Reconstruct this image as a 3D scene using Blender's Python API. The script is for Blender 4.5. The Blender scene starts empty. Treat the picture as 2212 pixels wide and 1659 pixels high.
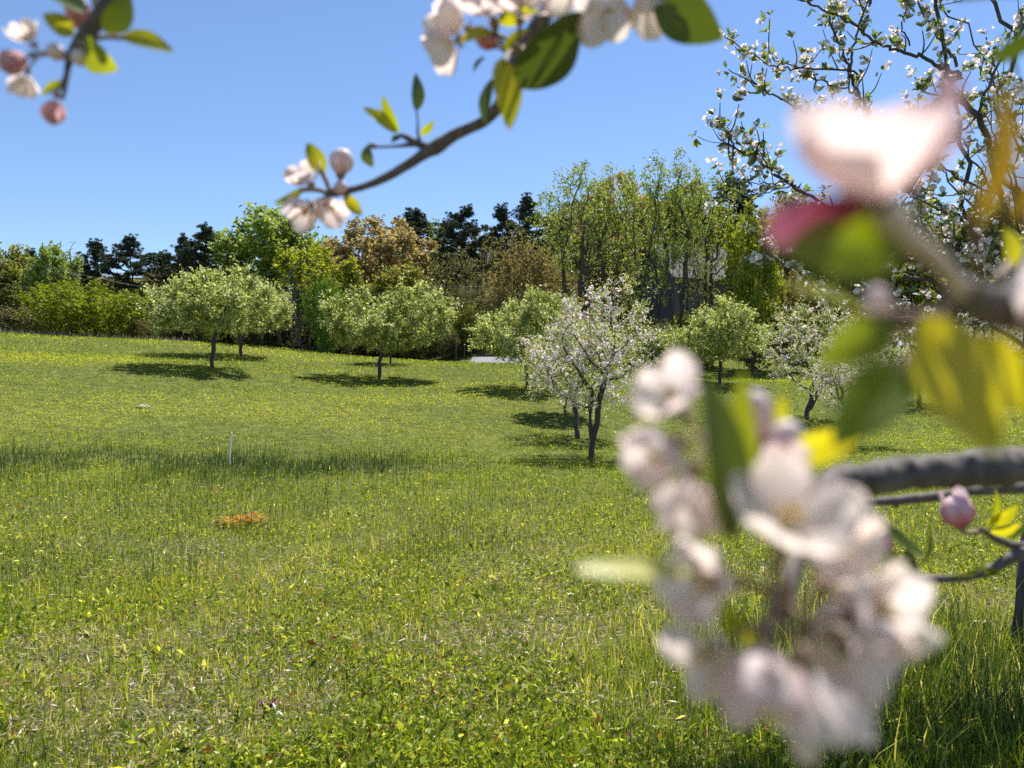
import bpy, math, random
import numpy as np
from mathutils import Vector
PI = math.pi
R_ = math.radians
scene = bpy.context.scene
COL = scene.collection

# ------------------------------------------------------------------ camera, sky, sun, exposure
FPX = 1671.0          # focal length in pixels of a 2212 px wide picture
CAM_H = 1.6
cam_d = bpy.data.cameras.new('camera')
cam_d.sensor_width = 36.0
cam_d.lens = 36.0 * FPX / 2212.0
cam_d.clip_start = 0.01
cam_d.clip_end = 2000
cam_d.dof.use_dof = True
cam_d.dof.focus_distance = 11.0
cam_d.dof.aperture_fstop = cam_d.lens / 4.0      # 4 mm aperture
cam_d.dof.aperture_blades = 0
cam = bpy.data.objects.new('camera', cam_d)
cam.location = (0, 0, CAM_H)
cam.rotation_euler = (R_(90), 0, 0)
COL.objects.link(cam)
scene.camera = cam

SUN_AZ, SUN_EL = 24.0, 60.0       # right of the view direction, above the horizon
S = Vector((math.sin(R_(SUN_AZ)) * math.cos(R_(SUN_EL)), math.cos(R_(SUN_AZ)) * math.cos(R_(SUN_EL)), math.sin(R_(SUN_EL))))
world = bpy.data.worlds.new('World')
scene.world = world
world.use_nodes = True
wn = world.node_tree
for n in list(wn.nodes):
    wn.nodes.remove(n)
sky = wn.nodes.new('ShaderNodeTexSky')
sky.sky_type = 'NISHITA'
sky.sun_disc = False
sky.sun_elevation = R_(SUN_EL)
sky.sun_rotation = R_(SUN_AZ)
sky.altitude = 300
sky.air_density = 1.0
sky.dust_density = 0.0
sky.ozone_density = 4.5
bg = wn.nodes.new('ShaderNodeBackground')
bg.inputs['Strength'].default_value = 0.083
wo = wn.nodes.new('ShaderNodeOutputWorld')
tone = wn.nodes.new('ShaderNodeMixRGB'); tone.blend_type = 'MULTIPLY'; tone.inputs[0].default_value = 1
tone.inputs[2].default_value = (1.0, 1.0, 1.05, 1)
wn.links.new(sky.outputs[0], tone.inputs[1])
wn.links.new(tone.outputs[0], bg.inputs[0])
wn.links.new(bg.outputs[0], wo.inputs[0])
sl = bpy.data.lights.new('sun', 'SUN')
sl.energy = 5.0
sl.angle = R_(0.53)
sl.color = (1.0, 0.955, 0.88)
so = bpy.data.objects.new('sun', sl)
so.rotation_euler = S.to_track_quat('Z', 'Y').to_euler()
so.location = (20, 40, 60)
COL.objects.link(so)
vs = scene.view_settings
vs.view_transform = 'Standard'
vs.look = 'None'
vs.gamma = 1.0
vs.exposure = 0.88
cy = scene.cycles
cy.use_denoising = False
cy.max_bounces = 10
cy.diffuse_bounces = 6
cy.glossy_bounces = 2
cy.transmission_bounces = 6
cy.transparent_max_bounces = 4
cy.caustics_reflective = False
cy.caustics_refractive = False


def P(u, v, d):
    """a point d metres ahead that stands where (u, v) of the 2212 x 1659 view lies"""
    return np.array(((u - 1106.0) / FPX * d, d, CAM_H - (v - 829.5) / FPX * d))


# ------------------------------------------------------------------ helpers
class Buf:
    def __init__(self):
        self.v, self.t, self.f, self.n = [], [], [], 0

    def add(self, V, F, tint=0.5, mat=0):
        V = np.asarray(V, float).reshape(-1, 3)
        F = np.asarray(F, np.int64)
        self.v.append(V)
        t = np.empty(len(V)); t[:] = tint
        self.t.append(t)
        self.f.append((F + self.n, mat))
        self.n += len(V)

    def build(self, name, mats, parent=None, smooth=True):
        me = bpy.data.meshes.new(name)
        if self.n:
            V = np.concatenate(self.v); T = np.concatenate(self.t)
            loops = np.concatenate([f.ravel() for f, m in self.f])
            tot = np.concatenate([np.full(len(f), f.shape[1]) for f, m in self.f])
            mi = np.concatenate([np.full(len(f), m) for f, m in self.f])
            st = np.concatenate([[0], np.cumsum(tot)[:-1]])
            me.vertices.add(len(V)); me.vertices.foreach_set('co', V.astype(np.float32).ravel())
            me.loops.add(len(loops)); me.loops.foreach_set('vertex_index', loops.astype(np.int32))
            me.polygons.add(len(tot)); me.polygons.foreach_set('loop_start', st.astype(np.int32))
            me.polygons.foreach_set('material_index', mi.astype(np.int32))
            me.polygons.foreach_set('use_smooth', np.full(len(tot), smooth, dtype=bool))
            a = me.attributes.new('tint', 'FLOAT', 'POINT')
            a.data.foreach_set('value', T.astype(np.float32))
            me.update(calc_edges=True)
        for m in (mats if isinstance(mats, (list, tuple)) else [mats]):
            me.materials.append(m)
        o = bpy.data.objects.new(name, me)
        COL.objects.link(o)
        if parent is not None:
            o.parent = parent
        return o


def tag(o, label=None, cat=None, group=None, kind=None):
    for k, val in (('label', label), ('category', cat), ('group', group), ('kind', kind)):
        if val:
            o[k] = val
    return o


def empty(name, loc=(0, 0, 0), rz=0.0):
    o = bpy.data.objects.new(name, None)
    o.empty_display_size = 0.2
    o.location = loc
    o.rotation_euler = (0, 0, rz)
    COL.objects.link(o)
    return o


def unit(a):
    a = np.asarray(a, float)
    return a / np.maximum(np.linalg.norm(a, axis=-1, keepdims=True), 1e-9)


def tube(buf, path, rad, sides=6, tint=0.5, mat=0, rough=0.0, rng=None, cap=True):
    path = np.asarray(path, float); n = len(path)
    rad = np.full(n, rad) if np.isscalar(rad) else np.asarray(rad, float)
    tan = unit(np.gradient(path, axis=0))
    ref = np.array((0, 0, 1.0)) if abs(tan[:, 2]).mean() < 0.8 else np.array((1.0, 0, 0))
    a = unit(np.cross(tan, ref)); b = np.cross(tan, a)
    ang = np.arange(sides) / sides * 2 * PI
    rr = rad[:, None] * np.ones((1, sides))
    if rough and rng is not None:
        rr = rr * (1 + rough * rng.normal(size=rr.shape))
    V = path[:, None, :] + rr[..., None] * (np.cos(ang)[None, :, None] * a[:, None, :] + np.sin(ang)[None, :, None] * b[:, None, :])
    i = np.arange(n - 1)[:, None] * sides; j = np.arange(sides)[None, :]; k = (j + 1) % sides
    F = np.stack([i + j, i + k, i + sides + k, i + sides + j], -1).reshape(-1, 4)
    buf.add(V.reshape(-1, 3), F, tint, mat)
    if cap:
        c = np.vstack([V[-1], path[-1] + tan[-1] * rad[-1] * 0.6])
        buf.add(c, [[q, (q + 1) % sides, sides] for q in range(sides)], tint, mat)


def spline(pts, n=24):
    """Catmull-Rom through the given rows (any width)"""
    p = np.asarray(pts, float)
    p = np.vstack([2 * p[0] - p[1], p, 2 * p[-1] - p[-2]])
    m = len(p) - 3
    out = []
    for t in np.linspace(0, m - 1e-6, n):
        i = int(t); f = t - i
        a, b, c, d = p[i:i + 4]
        out.append(0.5 * (2 * b + (c - a) * f + (2 * a - 5 * b + 4 * c - d) * f * f + (3 * b - a - 3 * c + d) * f ** 3))
    return np.array(out)


def vnoise(x, y, seed=0):
    """value noise in 0..1"""
    x = np.asarray(x, float); y = np.asarray(y, float)
    tab = np.random.default_rng(seed).random((64, 64))
    xi = np.floor(x).astype(int); yi = np.floor(y).astype(int)
    fx = x - xi; fy = y - yi
    fx = fx * fx * (3 - 2 * fx); fy = fy * fy * (3 - 2 * fy)
    g = lambda a, b: tab[a % 64, b % 64]
    return (g(xi, yi) * (1 - fx) + g(xi + 1, yi) * fx) * (1 - fy) + (g(xi, yi + 1) * (1 - fx) + g(xi + 1, yi + 1) * fx) * fy


def fbm(x, y, seed=0, o=3):
    s = 0; a = 0.5; w = 0
    for k in range(o):
        s = s + a * vnoise(x * 2 ** k, y * 2 ** k, seed + k); w += a; a *= 0.55
    return s / w


# ------------------------------------------------------------------ materials
def nodes_of(name):
    m = bpy.data.materials.new(name)
    m.use_nodes = True
    nt = m.node_tree
    for n in list(nt.nodes):
        nt.nodes.remove(n)
    return m, nt, nt.nodes.new('ShaderNodeOutputMaterial')


def ramp(nt, stops, fac=None):
    r = nt.nodes.new('ShaderNodeValToRGB')
    e = r.color_ramp.elements
    while len(e) > 1:
        e.remove(e[-1])
    e[0].position = stops[0][0]; e[0].color = (*stops[0][1], 1)
    for p, c in stops[1:]:
        q = e.new(p); q.color = (*c, 1)
    if fac is not None:
        nt.links.new(fac, r.inputs[0])
    return r


def leaf_mat(name, stops, trans=0.45, gloss=0.06, rough=0.45, gain=(1.25, 1.15, 0.7), vein=0.0):
    """thin leaf: diffuse + translucent + a little gloss; colour from the tint of each leaf"""
    m, nt, out = nodes_of(name)
    at = nt.nodes.new('ShaderNodeAttribute'); at.attribute_name = 'tint'
    fac = at.outputs['Fac']
    if vein:
        no = nt.nodes.new('ShaderNodeTexNoise'); no.inputs['Scale'].default_value = vein; no.inputs['Detail'].default_value = 3
        ge = nt.nodes.new('ShaderNodeTexCoord'); nt.links.new(ge.outputs['Object'], no.inputs['Vector'])
        ma = nt.nodes.new('ShaderNodeMath'); ma.operation = 'MULTIPLY_ADD'; ma.inputs[1].default_value = 0.45; ma.inputs[2].default_value = -0.22
        nt.links.new(no.outputs['Fac'], ma.inputs[0])
        mb = nt.nodes.new('ShaderNodeMath'); mb.operation = 'ADD'; mb.use_clamp = True
        nt.links.new(fac, mb.inputs[0]); nt.links.new(ma.outputs[0], mb.inputs[1]); fac = mb.outputs[0]
    r = ramp(nt, stops, fac)
    di = nt.nodes.new('ShaderNodeBsdfDiffuse'); nt.links.new(r.outputs[0], di.inputs[0])
    tr = nt.nodes.new('ShaderNodeBsdfTranslucent')
    g = nt.nodes.new('ShaderNodeMixRGB'); g.blend_type = 'MULTIPLY'; g.inputs[0].default_value = 1
    nt.links.new(r.outputs[0], g.inputs[1]); g.inputs[2].default_value = (*gain, 1)
    nt.links.new(g.outputs[0], tr.inputs[0])
    mx = nt.nodes.new('ShaderNodeMixShader'); mx.inputs[0].default_value = trans
    nt.links.new(di.outputs[0], mx.inputs[1]); nt.links.new(tr.outputs[0], mx.inputs[2])
    gl = nt.nodes.new('ShaderNodeBsdfGlossy'); gl.inputs['Roughness'].default_value = rough
    m2 = nt.nodes.new('ShaderNodeMixShader'); m2.inputs[0].default_value = gloss
    nt.links.new(mx.outputs[0], m2.inputs[1]); nt.links.new(gl.outputs[0], m2.inputs[2])
    nt.links.new(m2.outputs[0], out.inputs[0])
    return m


def bark_mat(name, c0, c1, scale=8.0, bump=0.5, stretch=0.3, dist=0.02):
    m, nt, out = nodes_of(name)
    tc = nt.nodes.new('ShaderNodeTexCoord')
    mp = nt.nodes.new('ShaderNodeMapping'); mp.inputs['Scale'].default_value = (1, 1, stretch)
    nt.links.new(tc.outputs['Object'], mp.inputs[0])
    no = nt.nodes.new('ShaderNodeTexNoise'); no.inputs['Scale'].default_value = scale; no.inputs['Detail'].default_value = 6; no.inputs['Roughness'].default_value = 0.65
    nt.links.new(mp.outputs[0], no.inputs['Vector'])
    r = ramp(nt, [(0.3, c0), (0.7, c1)], no.outputs['Fac'])
    p = nt.nodes.new('ShaderNodeBsdfPrincipled'); p.inputs['Roughness'].default_value = 0.8
    nt.links.new(r.outputs[0], p.inputs['Base Color'])
    b = nt.nodes.new('ShaderNodeBump'); b.inputs['Strength'].default_value = bump; b.inputs['Distance'].default_value = dist
    nt.links.new(no.outputs['Fac'], b.inputs['Height']); nt.links.new(b.outputs[0], p.inputs['Normal'])
    nt.links.new(p.outputs[0], out.inputs[0])
    return m


def flat_mat(name, c0, c1, scale=5.0, rough=0.7, bump=0.2):
    return bark_mat(name, c0, c1, scale, bump, 1.0)


M = {}
M['bark'] = bark_mat('apple_bark', (0.03, 0.025, 0.022), (0.10, 0.088, 0.078), 14, 0.6)
M['bark_near'] = bark_mat('twig_bark', (0.05, 0.036, 0.032), (0.17, 0.145, 0.13), 260, 0.6, 0.6, 0.002)
M['bark_thick'] = bark_mat('weathered_grey_bark', (0.022, 0.016, 0.014), (0.17, 0.14, 0.125), 55, 0.8, 0.7, 0.003)
M['bark_wood'] = bark_mat('forest_bark', (0.035, 0.03, 0.024), (0.10, 0.085, 0.07), 3, 0.4)
M['bark_grey'] = bark_mat('grey_twig_bark', (0.10, 0.09, 0.085), (0.20, 0.18, 0.17), 3, 0.3)
M['bark_pine'] = bark_mat('pine_bark', (0.035, 0.025, 0.02), (0.09, 0.065, 0.05), 3, 0.4)
M['apple_leaf'] = leaf_mat('apple_foliage', [(0, (.035, .06, .008)), (.3, (.17, .22, .04)), (.6, (.46, .53, .19)), (1, (.76, .79, .48))], 0.45, 0.04, 0.5)
M['blossom'] = leaf_mat('white_petal', [(0, (0.72, 0.5, 0.52)), (0.4, (0.8, 0.72, 0.72)), (1, (0.8, 0.8, 0.8))], 0.55, 0.03, 0.5, (1.0, 0.95, 0.95))
M['mixed_leaf'] = leaf_mat('young_leaf', [(0, (0.075, 0.138, 0.031)), (0.5, (0.163, 0.237, 0.05)), (1, (0.3, 0.35, 0.1))], 0.5, 0.08)
M['w_green'] = leaf_mat('fresh_green_foliage', [(0, (0.13, 0.195, 0.033)), (0.6, (0.234, 0.325, 0.058)), (1, (0.39, 0.468, 0.13))], 0.5, 0.04)
M['w_lime'] = leaf_mat('lime_foliage', [(0, (0.149, 0.196, 0.017)), (0.6, (0.287, 0.333, 0.029)), (1, (0.437, 0.46, 0.057))], 0.5, 0.03)
M['w_bush'] = leaf_mat('yellow_green_foliage', [(0, (0.098, 0.143, 0.01)), (0.6, (0.195, 0.247, 0.018)), (1, (0.312, 0.364, 0.033))], 0.5, 0.02)
M['w_tan'] = leaf_mat('bronze_foliage', [(0, (0.225, 0.175, 0.069)), (0.6, (0.413, 0.331, 0.138)), (1, (0.575, 0.488, 0.225))], 0.5, 0.03, 0.5, (1.05, 1.0, 0.8))
M['w_olive'] = leaf_mat('olive_foliage', [(0, (0.112, 0.126, 0.028)), (0.6, (0.224, 0.245, 0.049)), (1, (0.364, 0.378, 0.098))], 0.5, 0.03)
M['w_vivid'] = leaf_mat('vivid_green_foliage', [(0, (.05, .11, .008)), (.6, (.10, .20, .014)), (1, (.18, .30, .03))], 0.5, 0.02)
M['w_orange'] = leaf_mat('orange_brown_buds', [(0, (.15, .125, .05)), (.6, (.28, .235, .09)), (1, (.37, .33, .13))], 0.5, 0.02, 0.5, (1.05, 1.0, 0.75))
M['w_dark'] = leaf_mat('mixed_wood_foliage', [(0, (0.084, 0.087, 0.039)), (0.6, (0.168, 0.168, 0.07)), (1, (0.266, 0.28, 0.105))], 0.5, 0.03)
M['w_grey'] = leaf_mat('grey_purple_twigs', [(0, (0.13, 0.111, 0.111)), (1, (0.26, 0.227, 0.221))], 0.15, 0.02, 0.5, (1, 1, 1))
M['w_tall'] = leaf_mat('spring_green_leaves', [(0, (0.128, 0.18, 0.03)), (0.6, (0.255, 0.33, 0.06)), (1, (0.45, 0.525, 0.18))], 0.5, 0.05)
M['needle'] = leaf_mat('pine_needles', [(0, (0.028, 0.042, 0.024)), (0.7, (0.055, 0.078, 0.04)), (1, (0.1, 0.13, 0.065))], 0.2, 0.05, 0.5)
M['grass'] = leaf_mat('grass_blades', [(0, (0.034, 0.067, 0.05)), (0.1, (0.067, 0.112, 0.034)), (0.42, (0.157, 0.224, 0.029)), (0.68, (0.291, 0.364, 0.045)), (0.88, (0.504, 0.515, 0.078)), (0.95, (0.582, 0.56, 0.224)), (1, (0.75, 0.706, 0.47))], 0.5, 0.006, 0.45, (1.4, 1.25, .4))
M['weed'] = leaf_mat('weed_leaves', [(0, (0.05, 0.09, 0.017)), (0.35, (0.168, 0.246, 0.029)), (0.65, (0.358, 0.426, 0.05)), (0.85, (0.616, 0.616, 0.112)), (0.93, (0.75, 0.739, 0.336)), (0.96, (0.314, 0.123, 0.056)), (1, (0.202, 0.034, 0.034))], 0.5, 0.01, 0.45, (1.35, 1.25, .4))  # pale upper stops paint in the whitish highlights of glossy leaves
M['straw'] = leaf_mat('dry_straw', [(0, (0.20, 0.14, 0.09)), (0.5, (0.40, 0.33, 0.22)), (1, (0.62, 0.56, 0.42))], 0.2, 0.05, 0.4, (1, 1, 0.9))
M['near_leaf'] = leaf_mat('near_apple_leaf', [(0, (0.10, 0.16, 0.02)), (0.5, (0.20, 0.24, 0.018)), (1, (0.36, 0.34, 0.035))], 0.6, 0.03, 0.4, (1.8, 1.6, 0.22), 60)
M['dark_leaf'] = leaf_mat('mature_apple_leaf', [(0, (0.05, 0.085, 0.018)), (1, (0.10, 0.14, 0.02))], 0.35, 0.04, 0.4, (1.2, 1.1, 0.4), 60)
M['petal'] = leaf_mat('apple_petal', [(0, (0.55, 0.14, 0.2)), (0.25, (0.74, 0.44, 0.46)), (0.5, (0.83, 0.71, 0.7)), (1, (0.87, 0.81, 0.765))], 0.6, 0.02, 0.5, (1.0, 0.93, 0.9))
M['tan_leaf'] = leaf_mat('tan_apple_leaf', [(0, (0.13, 0.12, 0.02)), (1, (0.27, 0.19, 0.035))], 0.5, 0.04, 0.4, (1.4, 1.1, 0.35), 60)
M['pale_leaf'] = leaf_mat('sheen_pale_leaf', [(0, (0.40, 0.41, 0.05)), (1, (0.66, 0.63, 0.22))], 0.5, 0.05, 0.4, (1.3, 1.2, 0.4), 60)  # yellow-green leaf; sheen and sky light on its upper face painted in as paleness
M['crimson'] = leaf_mat('crimson_petal', [(0, (0.25, 0.03, 0.075)), (1, (0.60, 0.30, 0.36))], 0.35, 0.02, 0.5, (1, .8, .9))
M['pale_stalk'] = flat_mat('pale_pink_stalk', (0.50, 0.40, 0.33), (0.62, 0.50, 0.46), 200)
M['bud'] = leaf_mat('pink_bud', [(0, (0.42, 0.05, 0.10)), (0.5, (0.66, 0.30, 0.38)), (0.8, (0.78, 0.58, 0.61)), (1, (0.82, 0.78, 0.75))], 0.3, 0.04, 0.4, (1.0, 0.8, 0.85))
M['anther'] = flat_mat('yellow_anther', (0.55, 0.36, 0.08), (0.72, 0.52, 0.18), 300)
M['calyx'] = flat_mat('pink_green_calyx', (0.20, 0.17, 0.08), (0.34, 0.20, 0.16), 200)
M['stone'] = flat_mat('pale_stone', (0.30, 0.27, 0.17), (0.44, 0.41, 0.28), 8)
M['stake'] = flat_mat('pale_stake', (0.82, 0.82, 0.80), (0.93, 0.93, 0.91), 9)
M['post'] = flat_mat('fence_post_wood', (0.10, 0.085, 0.07), (0.2, 0.17, 0.14), 6)
M['wire'] = flat_mat('wire_metal', (0.16, 0.16, 0.17), (0.24, 0.24, 0.25), 3)
M['roof'] = flat_mat('grey_shingle_roof', (0.035, 0.033, 0.042), (0.065, 0.06, 0.072), 5)
M['siding'] = flat_mat('grey_siding', (0.10, 0.10, 0.11), (0.15, 0.15, 0.16), 2)
M['glass'] = flat_mat('dark_window_glass', (0.03, 0.035, 0.045), (0.05, 0.055, 0.065), 1)
M['trim'] = flat_mat('grey_trim', (0.22, 0.22, 0.22), (0.3, 0.3, 0.3), 2)
M['tin'] = flat_mat('weathered_tin_roof', (0.20, 0.195, 0.20), (0.38, 0.37, 0.37), 1.4)
M['board'] = flat_mat('weathered_board', (0.16, 0.14, 0.12), (0.26, 0.23, 0.2), 4)
M['red_leaf'] = leaf_mat('dark_red_leaf', [(0, (0.06, 0.012, 0.012)), (1, (0.16, 0.03, 0.03))], 0.3, 0.06)
M['orange_leaf'] = leaf_mat('orange_yellow_leaf', [(0, (.50, .10, .04)), (.45, (.58, .27, .05)), (1, (.34, .42, .04))], 0.45, 0.01)

# ------------------------------------------------------------------ ground
# (u, d, z) rows: the meadow is level near the camera and climbs to the left and to the back
GP = []
for u_ in (-1400, -300, 500, 1106, 1700, 2500, 3500):
    for d_ in (3.0, 8.0, 12.0):
        GP.append((u_, d_, 0.0))
for x_, y_ in ((-12, -12), (0, -12), (12, -12), (0, 0), (-5, 0), (5, 0)):
    GP.append((x_, y_, None))
GP += [(0, 16, .25), (500, 16, .08), (1000, 17, -.05), (1285, 18, -.15), (1285, 22, 0.02), (1240, 26, .4), (1750, 19, 0.0), (1740, 27, .39),
       (0, 25, 1.55), (0, 40, 3.35), (0, 60, 5.3), (-500, 25, 2.0), (-500, 40, 4.0), (-500, 60, 6.0),
       (460, 26, 1.15), (462, 34, 2.27), (518, 45, 3.16), (565, 58, 4.3), (300, 58, 4.75),
       (818, 20, .12), (818, 30, 1.1), (818, 37, 1.82), (842, 45, 2.68), (850, 55, 3.35),
       (1060, 22, .25), (1060, 30, 1.2), (1060, 42, 2.4), (1060, 50, 2.9), (1285, 40, 2.05), (1400, 45, 2.3),
       (1555, 39, 1.6), (1515, 45, 2.0), (1450, 50, 2.35), (1900, 35, 1.15), (2212, 20, .05), (2212, 35, 1.0), (2600, 20, 0), (2600, 35, .9), (1900, 48, 1.8),
       (0, 75, 5.0), (-600, 80, 5.5), (500, 72, 3.8), (800, 68, 3.2), (1000, 60, 3.1), (1000, 70, 5.4), (1400, 60, 3.6), (1900, 60, 3.2), (2500, 60, 3.2),
       (0, 95, 9.0), (500, 95, 10), (1000, 95, 12.0), (1500, 95, 13.0), (2200, 95, 12.0),
       (-500, 140, 20), (300, 140, 21), (1000, 140, 24), (1600, 140, 25), (2400, 140, 24)]
gx, gy, gz = [], [], []
for a_, b_, c_ in GP:
    if c_ is None:
        gx.append(a_); gy.append(b_); gz.append(0.0)
    else:
        gx.append((a_ - 1106) / FPX * b_); gy.append(b_); gz.append(c_)
gx, gy, gz = map(np.array, (gx, gy, gz))


def _k(r2):
    return np.where(r2 > 1e-9, 0.5 * r2 * np.log(np.maximum(r2, 1e-9)), 0.0)


_n = len(gx)
_A = np.zeros((_n + 3, _n + 3))
_A[:_n, :_n] = _k((gx[:, None] - gx) ** 2 + (gy[:, None] - gy) ** 2) + np.eye(_n) * 1.0
_A[:_n, _n:] = np.stack([np.ones(_n), gx, gy], 1)
_A[_n:, :_n] = _A[:_n, _n:].T
_W = np.linalg.solve(_A, np.concatenate([gz, [0, 0, 0]]))


def ground(x, y):
    x = np.atleast_1d(np.asarray(x, float)); y = np.atleast_1d(np.asarray(y, float))
    X = np.clip(x, -95, 95); Y = np.clip(y, -12, 140)
    z = np.empty(len(X))
    for s in range(0, len(X), 40000):
        e = slice(s, s + 40000)
        z[e] = _k((X[e, None] - gx) ** 2 + (Y[e, None] - gy) ** 2) @ _W[:_n] + _W[_n] + _W[_n + 1] * X[e] + _W[_n + 2] * Y[e]
    return z + 0.10 * (fbm(x * 0.22 + 9, y * 0.22, 5) - 0.5) * np.clip(y / 6, 0, 1)


def gz1(x, y):
    return float(ground([x], [y])[0])


def grid_axis(lo, hi, knots):
    out = [lo]
    while out[-1] < hi:
        out.append(out[-1] + float(np.interp(abs(out[-1]), [k for k, _ in knots], [s for _, s in knots])))
    return np.array(out)


xs = grid_axis(-420, 420, [(0, .5), (30, 1.0), (90, 3), (420, 40)])
ys = grid_axis(-60, 520, [(0, .4), (20, .6), (70, 1.5), (140, 5), (520, 40)])
XX, YY = np.meshgrid(xs, ys)
ZZ = ground(XX.ravel(), YY.ravel())
gb = Buf()
nx_, ny_ = len(xs), len(ys)
ii = np.arange(ny_ - 1)[:, None] * nx_; jj = np.arange(nx_ - 1)[None, :]
gb.add(np.stack([XX.ravel(), YY.ravel(), ZZ], 1), np.stack([ii + jj, ii + jj + 1, ii + nx_ + jj + 1, ii + nx_ + jj], -1).reshape(-1, 4))


def ground_mat():
    m, nt, out = nodes_of('meadow_soil')
    tc = nt.nodes.new('ShaderNodeTexCoord')
    def noise(s, d=4):
        n = nt.nodes.new('ShaderNodeTexNoise'); n.inputs['Scale'].default_value = s; n.inputs['Detail'].default_value = d
        nt.links.new(tc.outputs['Object'], n.inputs['Vector']); return n.outputs['Fac']
    a = ramp(nt, [(0.35, (0.055, 0.07, 0.02)), (0.5, (0.10, 0.11, 0.035)), (0.62, (0.22, 0.18, 0.10)), (0.75, (0.34, 0.28, 0.19))], noise(22, 6))
    b = ramp(nt, [(0.35, (0.075, 0.09, 0.028)), (0.65, (0.145, 0.16, 0.05))], noise(3, 6))
    sx = nt.nodes.new('ShaderNodeSeparateXYZ'); nt.links.new(tc.outputs['Object'], sx.inputs[0])
    mr = nt.nodes.new('ShaderNodeMapRange'); mr.inputs[1].default_value = 6; mr.inputs[2].default_value = 14
    nt.links.new(sx.outputs[1], mr.inputs[0])
    m1 = nt.nodes.new('ShaderNodeMixRGB'); nt.links.new(mr.outputs[0], m1.inputs[0]); nt.links.new(a.outputs[0], m1.inputs[1]); nt.links.new(b.outputs[0], m1.inputs[2])
    c = ramp(nt, [(0.35, (0.035, 0.035, 0.015)), (0.65, (0.075, 0.07, 0.032))], noise(1.2, 6))  # leaf litter beneath the wood, colour darkened to stand in for shade
    mr2 = nt.nodes.new('ShaderNodeMapRange'); mr2.inputs[1].default_value = 62; mr2.inputs[2].default_value = 76
    nt.links.new(sx.outputs[1], mr2.inputs[0])
    m2 = nt.nodes.new('ShaderNodeMixRGB'); nt.links.new(mr2.outputs[0], m2.inputs[0]); nt.links.new(m1.outputs[0], m2.inputs[1]); nt.links.new(c.outputs[0], m2.inputs[2])
    p = nt.nodes.new('ShaderNodeBsdfPrincipled'); p.inputs['Roughness'].default_value = 1.0; p.inputs['Specular IOR Level'].default_value = 0.0
    nt.links.new(m2.outputs[0], p.inputs['Base Color'])
    bp = nt.nodes.new('ShaderNodeBump'); bp.inputs['Strength'].default_value = 0.7; bp.inputs['Distance'].default_value = 0.05
    nt.links.new(noise(30, 5), bp.inputs['Height']); nt.links.new(bp.outputs[0], p.inputs['Normal'])
    nt.links.new(p.outputs[0], out.inputs[0])
    return m


tag(gb.build('ground', ground_mat()), 'gently rising meadow ground beneath the grass', 'ground', kind='structure')


# ------------------------------------------------------------------ scattered leaves
def rand_dirs(rng, n, up=0.0):
    d = rng.normal(size=(n, 3)); d = unit(d); d[:, 2] += up
    return unit(d)


def add_leaves(buf, c, size, rng, up=0.3, tint=None, mat=0, aspect=0.6, fold=0.25, axis=None):
    """one folded four-cornered leaf at each centre"""
    n = len(c)
    nrm = rand_dirs(rng, n, up)
    nrm[:, 2] = np.where(rng.random(n) < 0.75, np.abs(nrm[:, 2]), nrm[:, 2])
    ax = unit(np.cross(nrm, rng.normal(size=(n, 3)))) if axis is None else unit(axis)
    if axis is not None:
        nrm = unit(np.cross(ax, rng.normal(size=(n, 3))))
    sd = np.cross(nrm, ax)
    L = (np.zeros(n) + size)[:, None]
    V = np.stack([c - ax * L * .5, c + sd * L * aspect * .5 + nrm * L * fold * aspect * .5 + ax * L * .05,
                  c + ax * L * .5, c - sd * L * aspect * .5 + nrm * L * fold * aspect * .5 + ax * L * .05], 1)
    F = np.arange(n * 4).reshape(n, 4)
    t = rng.random(n) if tint is None else tint
    buf.add(V.reshape(-1, 3), F, np.repeat(t, 4), mat)


# ------------------------------------------------------------------ grass
rng = np.random.default_rng(11)


def spots(n, d0, d1, u0=-330, u1=2540, power=0.0):
    """meadow points, thinner with distance"""
    l = np.exp(rng.uniform(np.log(d0), np.log(d1), n))
    u = rng.uniform(u0, u1, n)
    x = (u - 1106) / FPX * l
    return x, l


def add_blades(buf, x, y, h, w, tint, lean=0.35, mat=0):
    n = len(x)
    z = ground(x, y) - 0.01
    base = np.stack([x, y, z], 1)
    az = rng.uniform(0, 2 * PI, n)
    ln = np.abs(rng.normal(0, lean, n)) * h
    dr = np.stack([np.cos(az), np.sin(az), np.zeros(n)], 1)
    fa = rng.uniform(0, 2 * PI, n)
    sd = np.stack([np.cos(fa), np.sin(fa), np.zeros(n)], 1) * (w / 2)[:, None]
    up = np.array((0, 0, 1.0))
    hh = np.sqrt(np.maximum(h ** 2 - ln ** 2, (0.15 * h) ** 2))
    m = base + dr * (ln * .3)[:, None] + up * (hh * .55)[:, None]
    t = base + dr * ln[:, None] + up * hh[:, None]
    V = np.stack([base - sd, base + sd, m + sd * .8, m - sd * .8, t], 1)
    o = np.arange(n)[:, None] * 5
    tt = np.repeat(tint, 5)
    buf.add(V.reshape(-1, 3), o + np.array([[0, 1, 2, 3]]), tt, mat)
    buf.f.append((o + np.array([[3, 2, 4]]) + buf.n - n * 5, mat))


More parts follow.
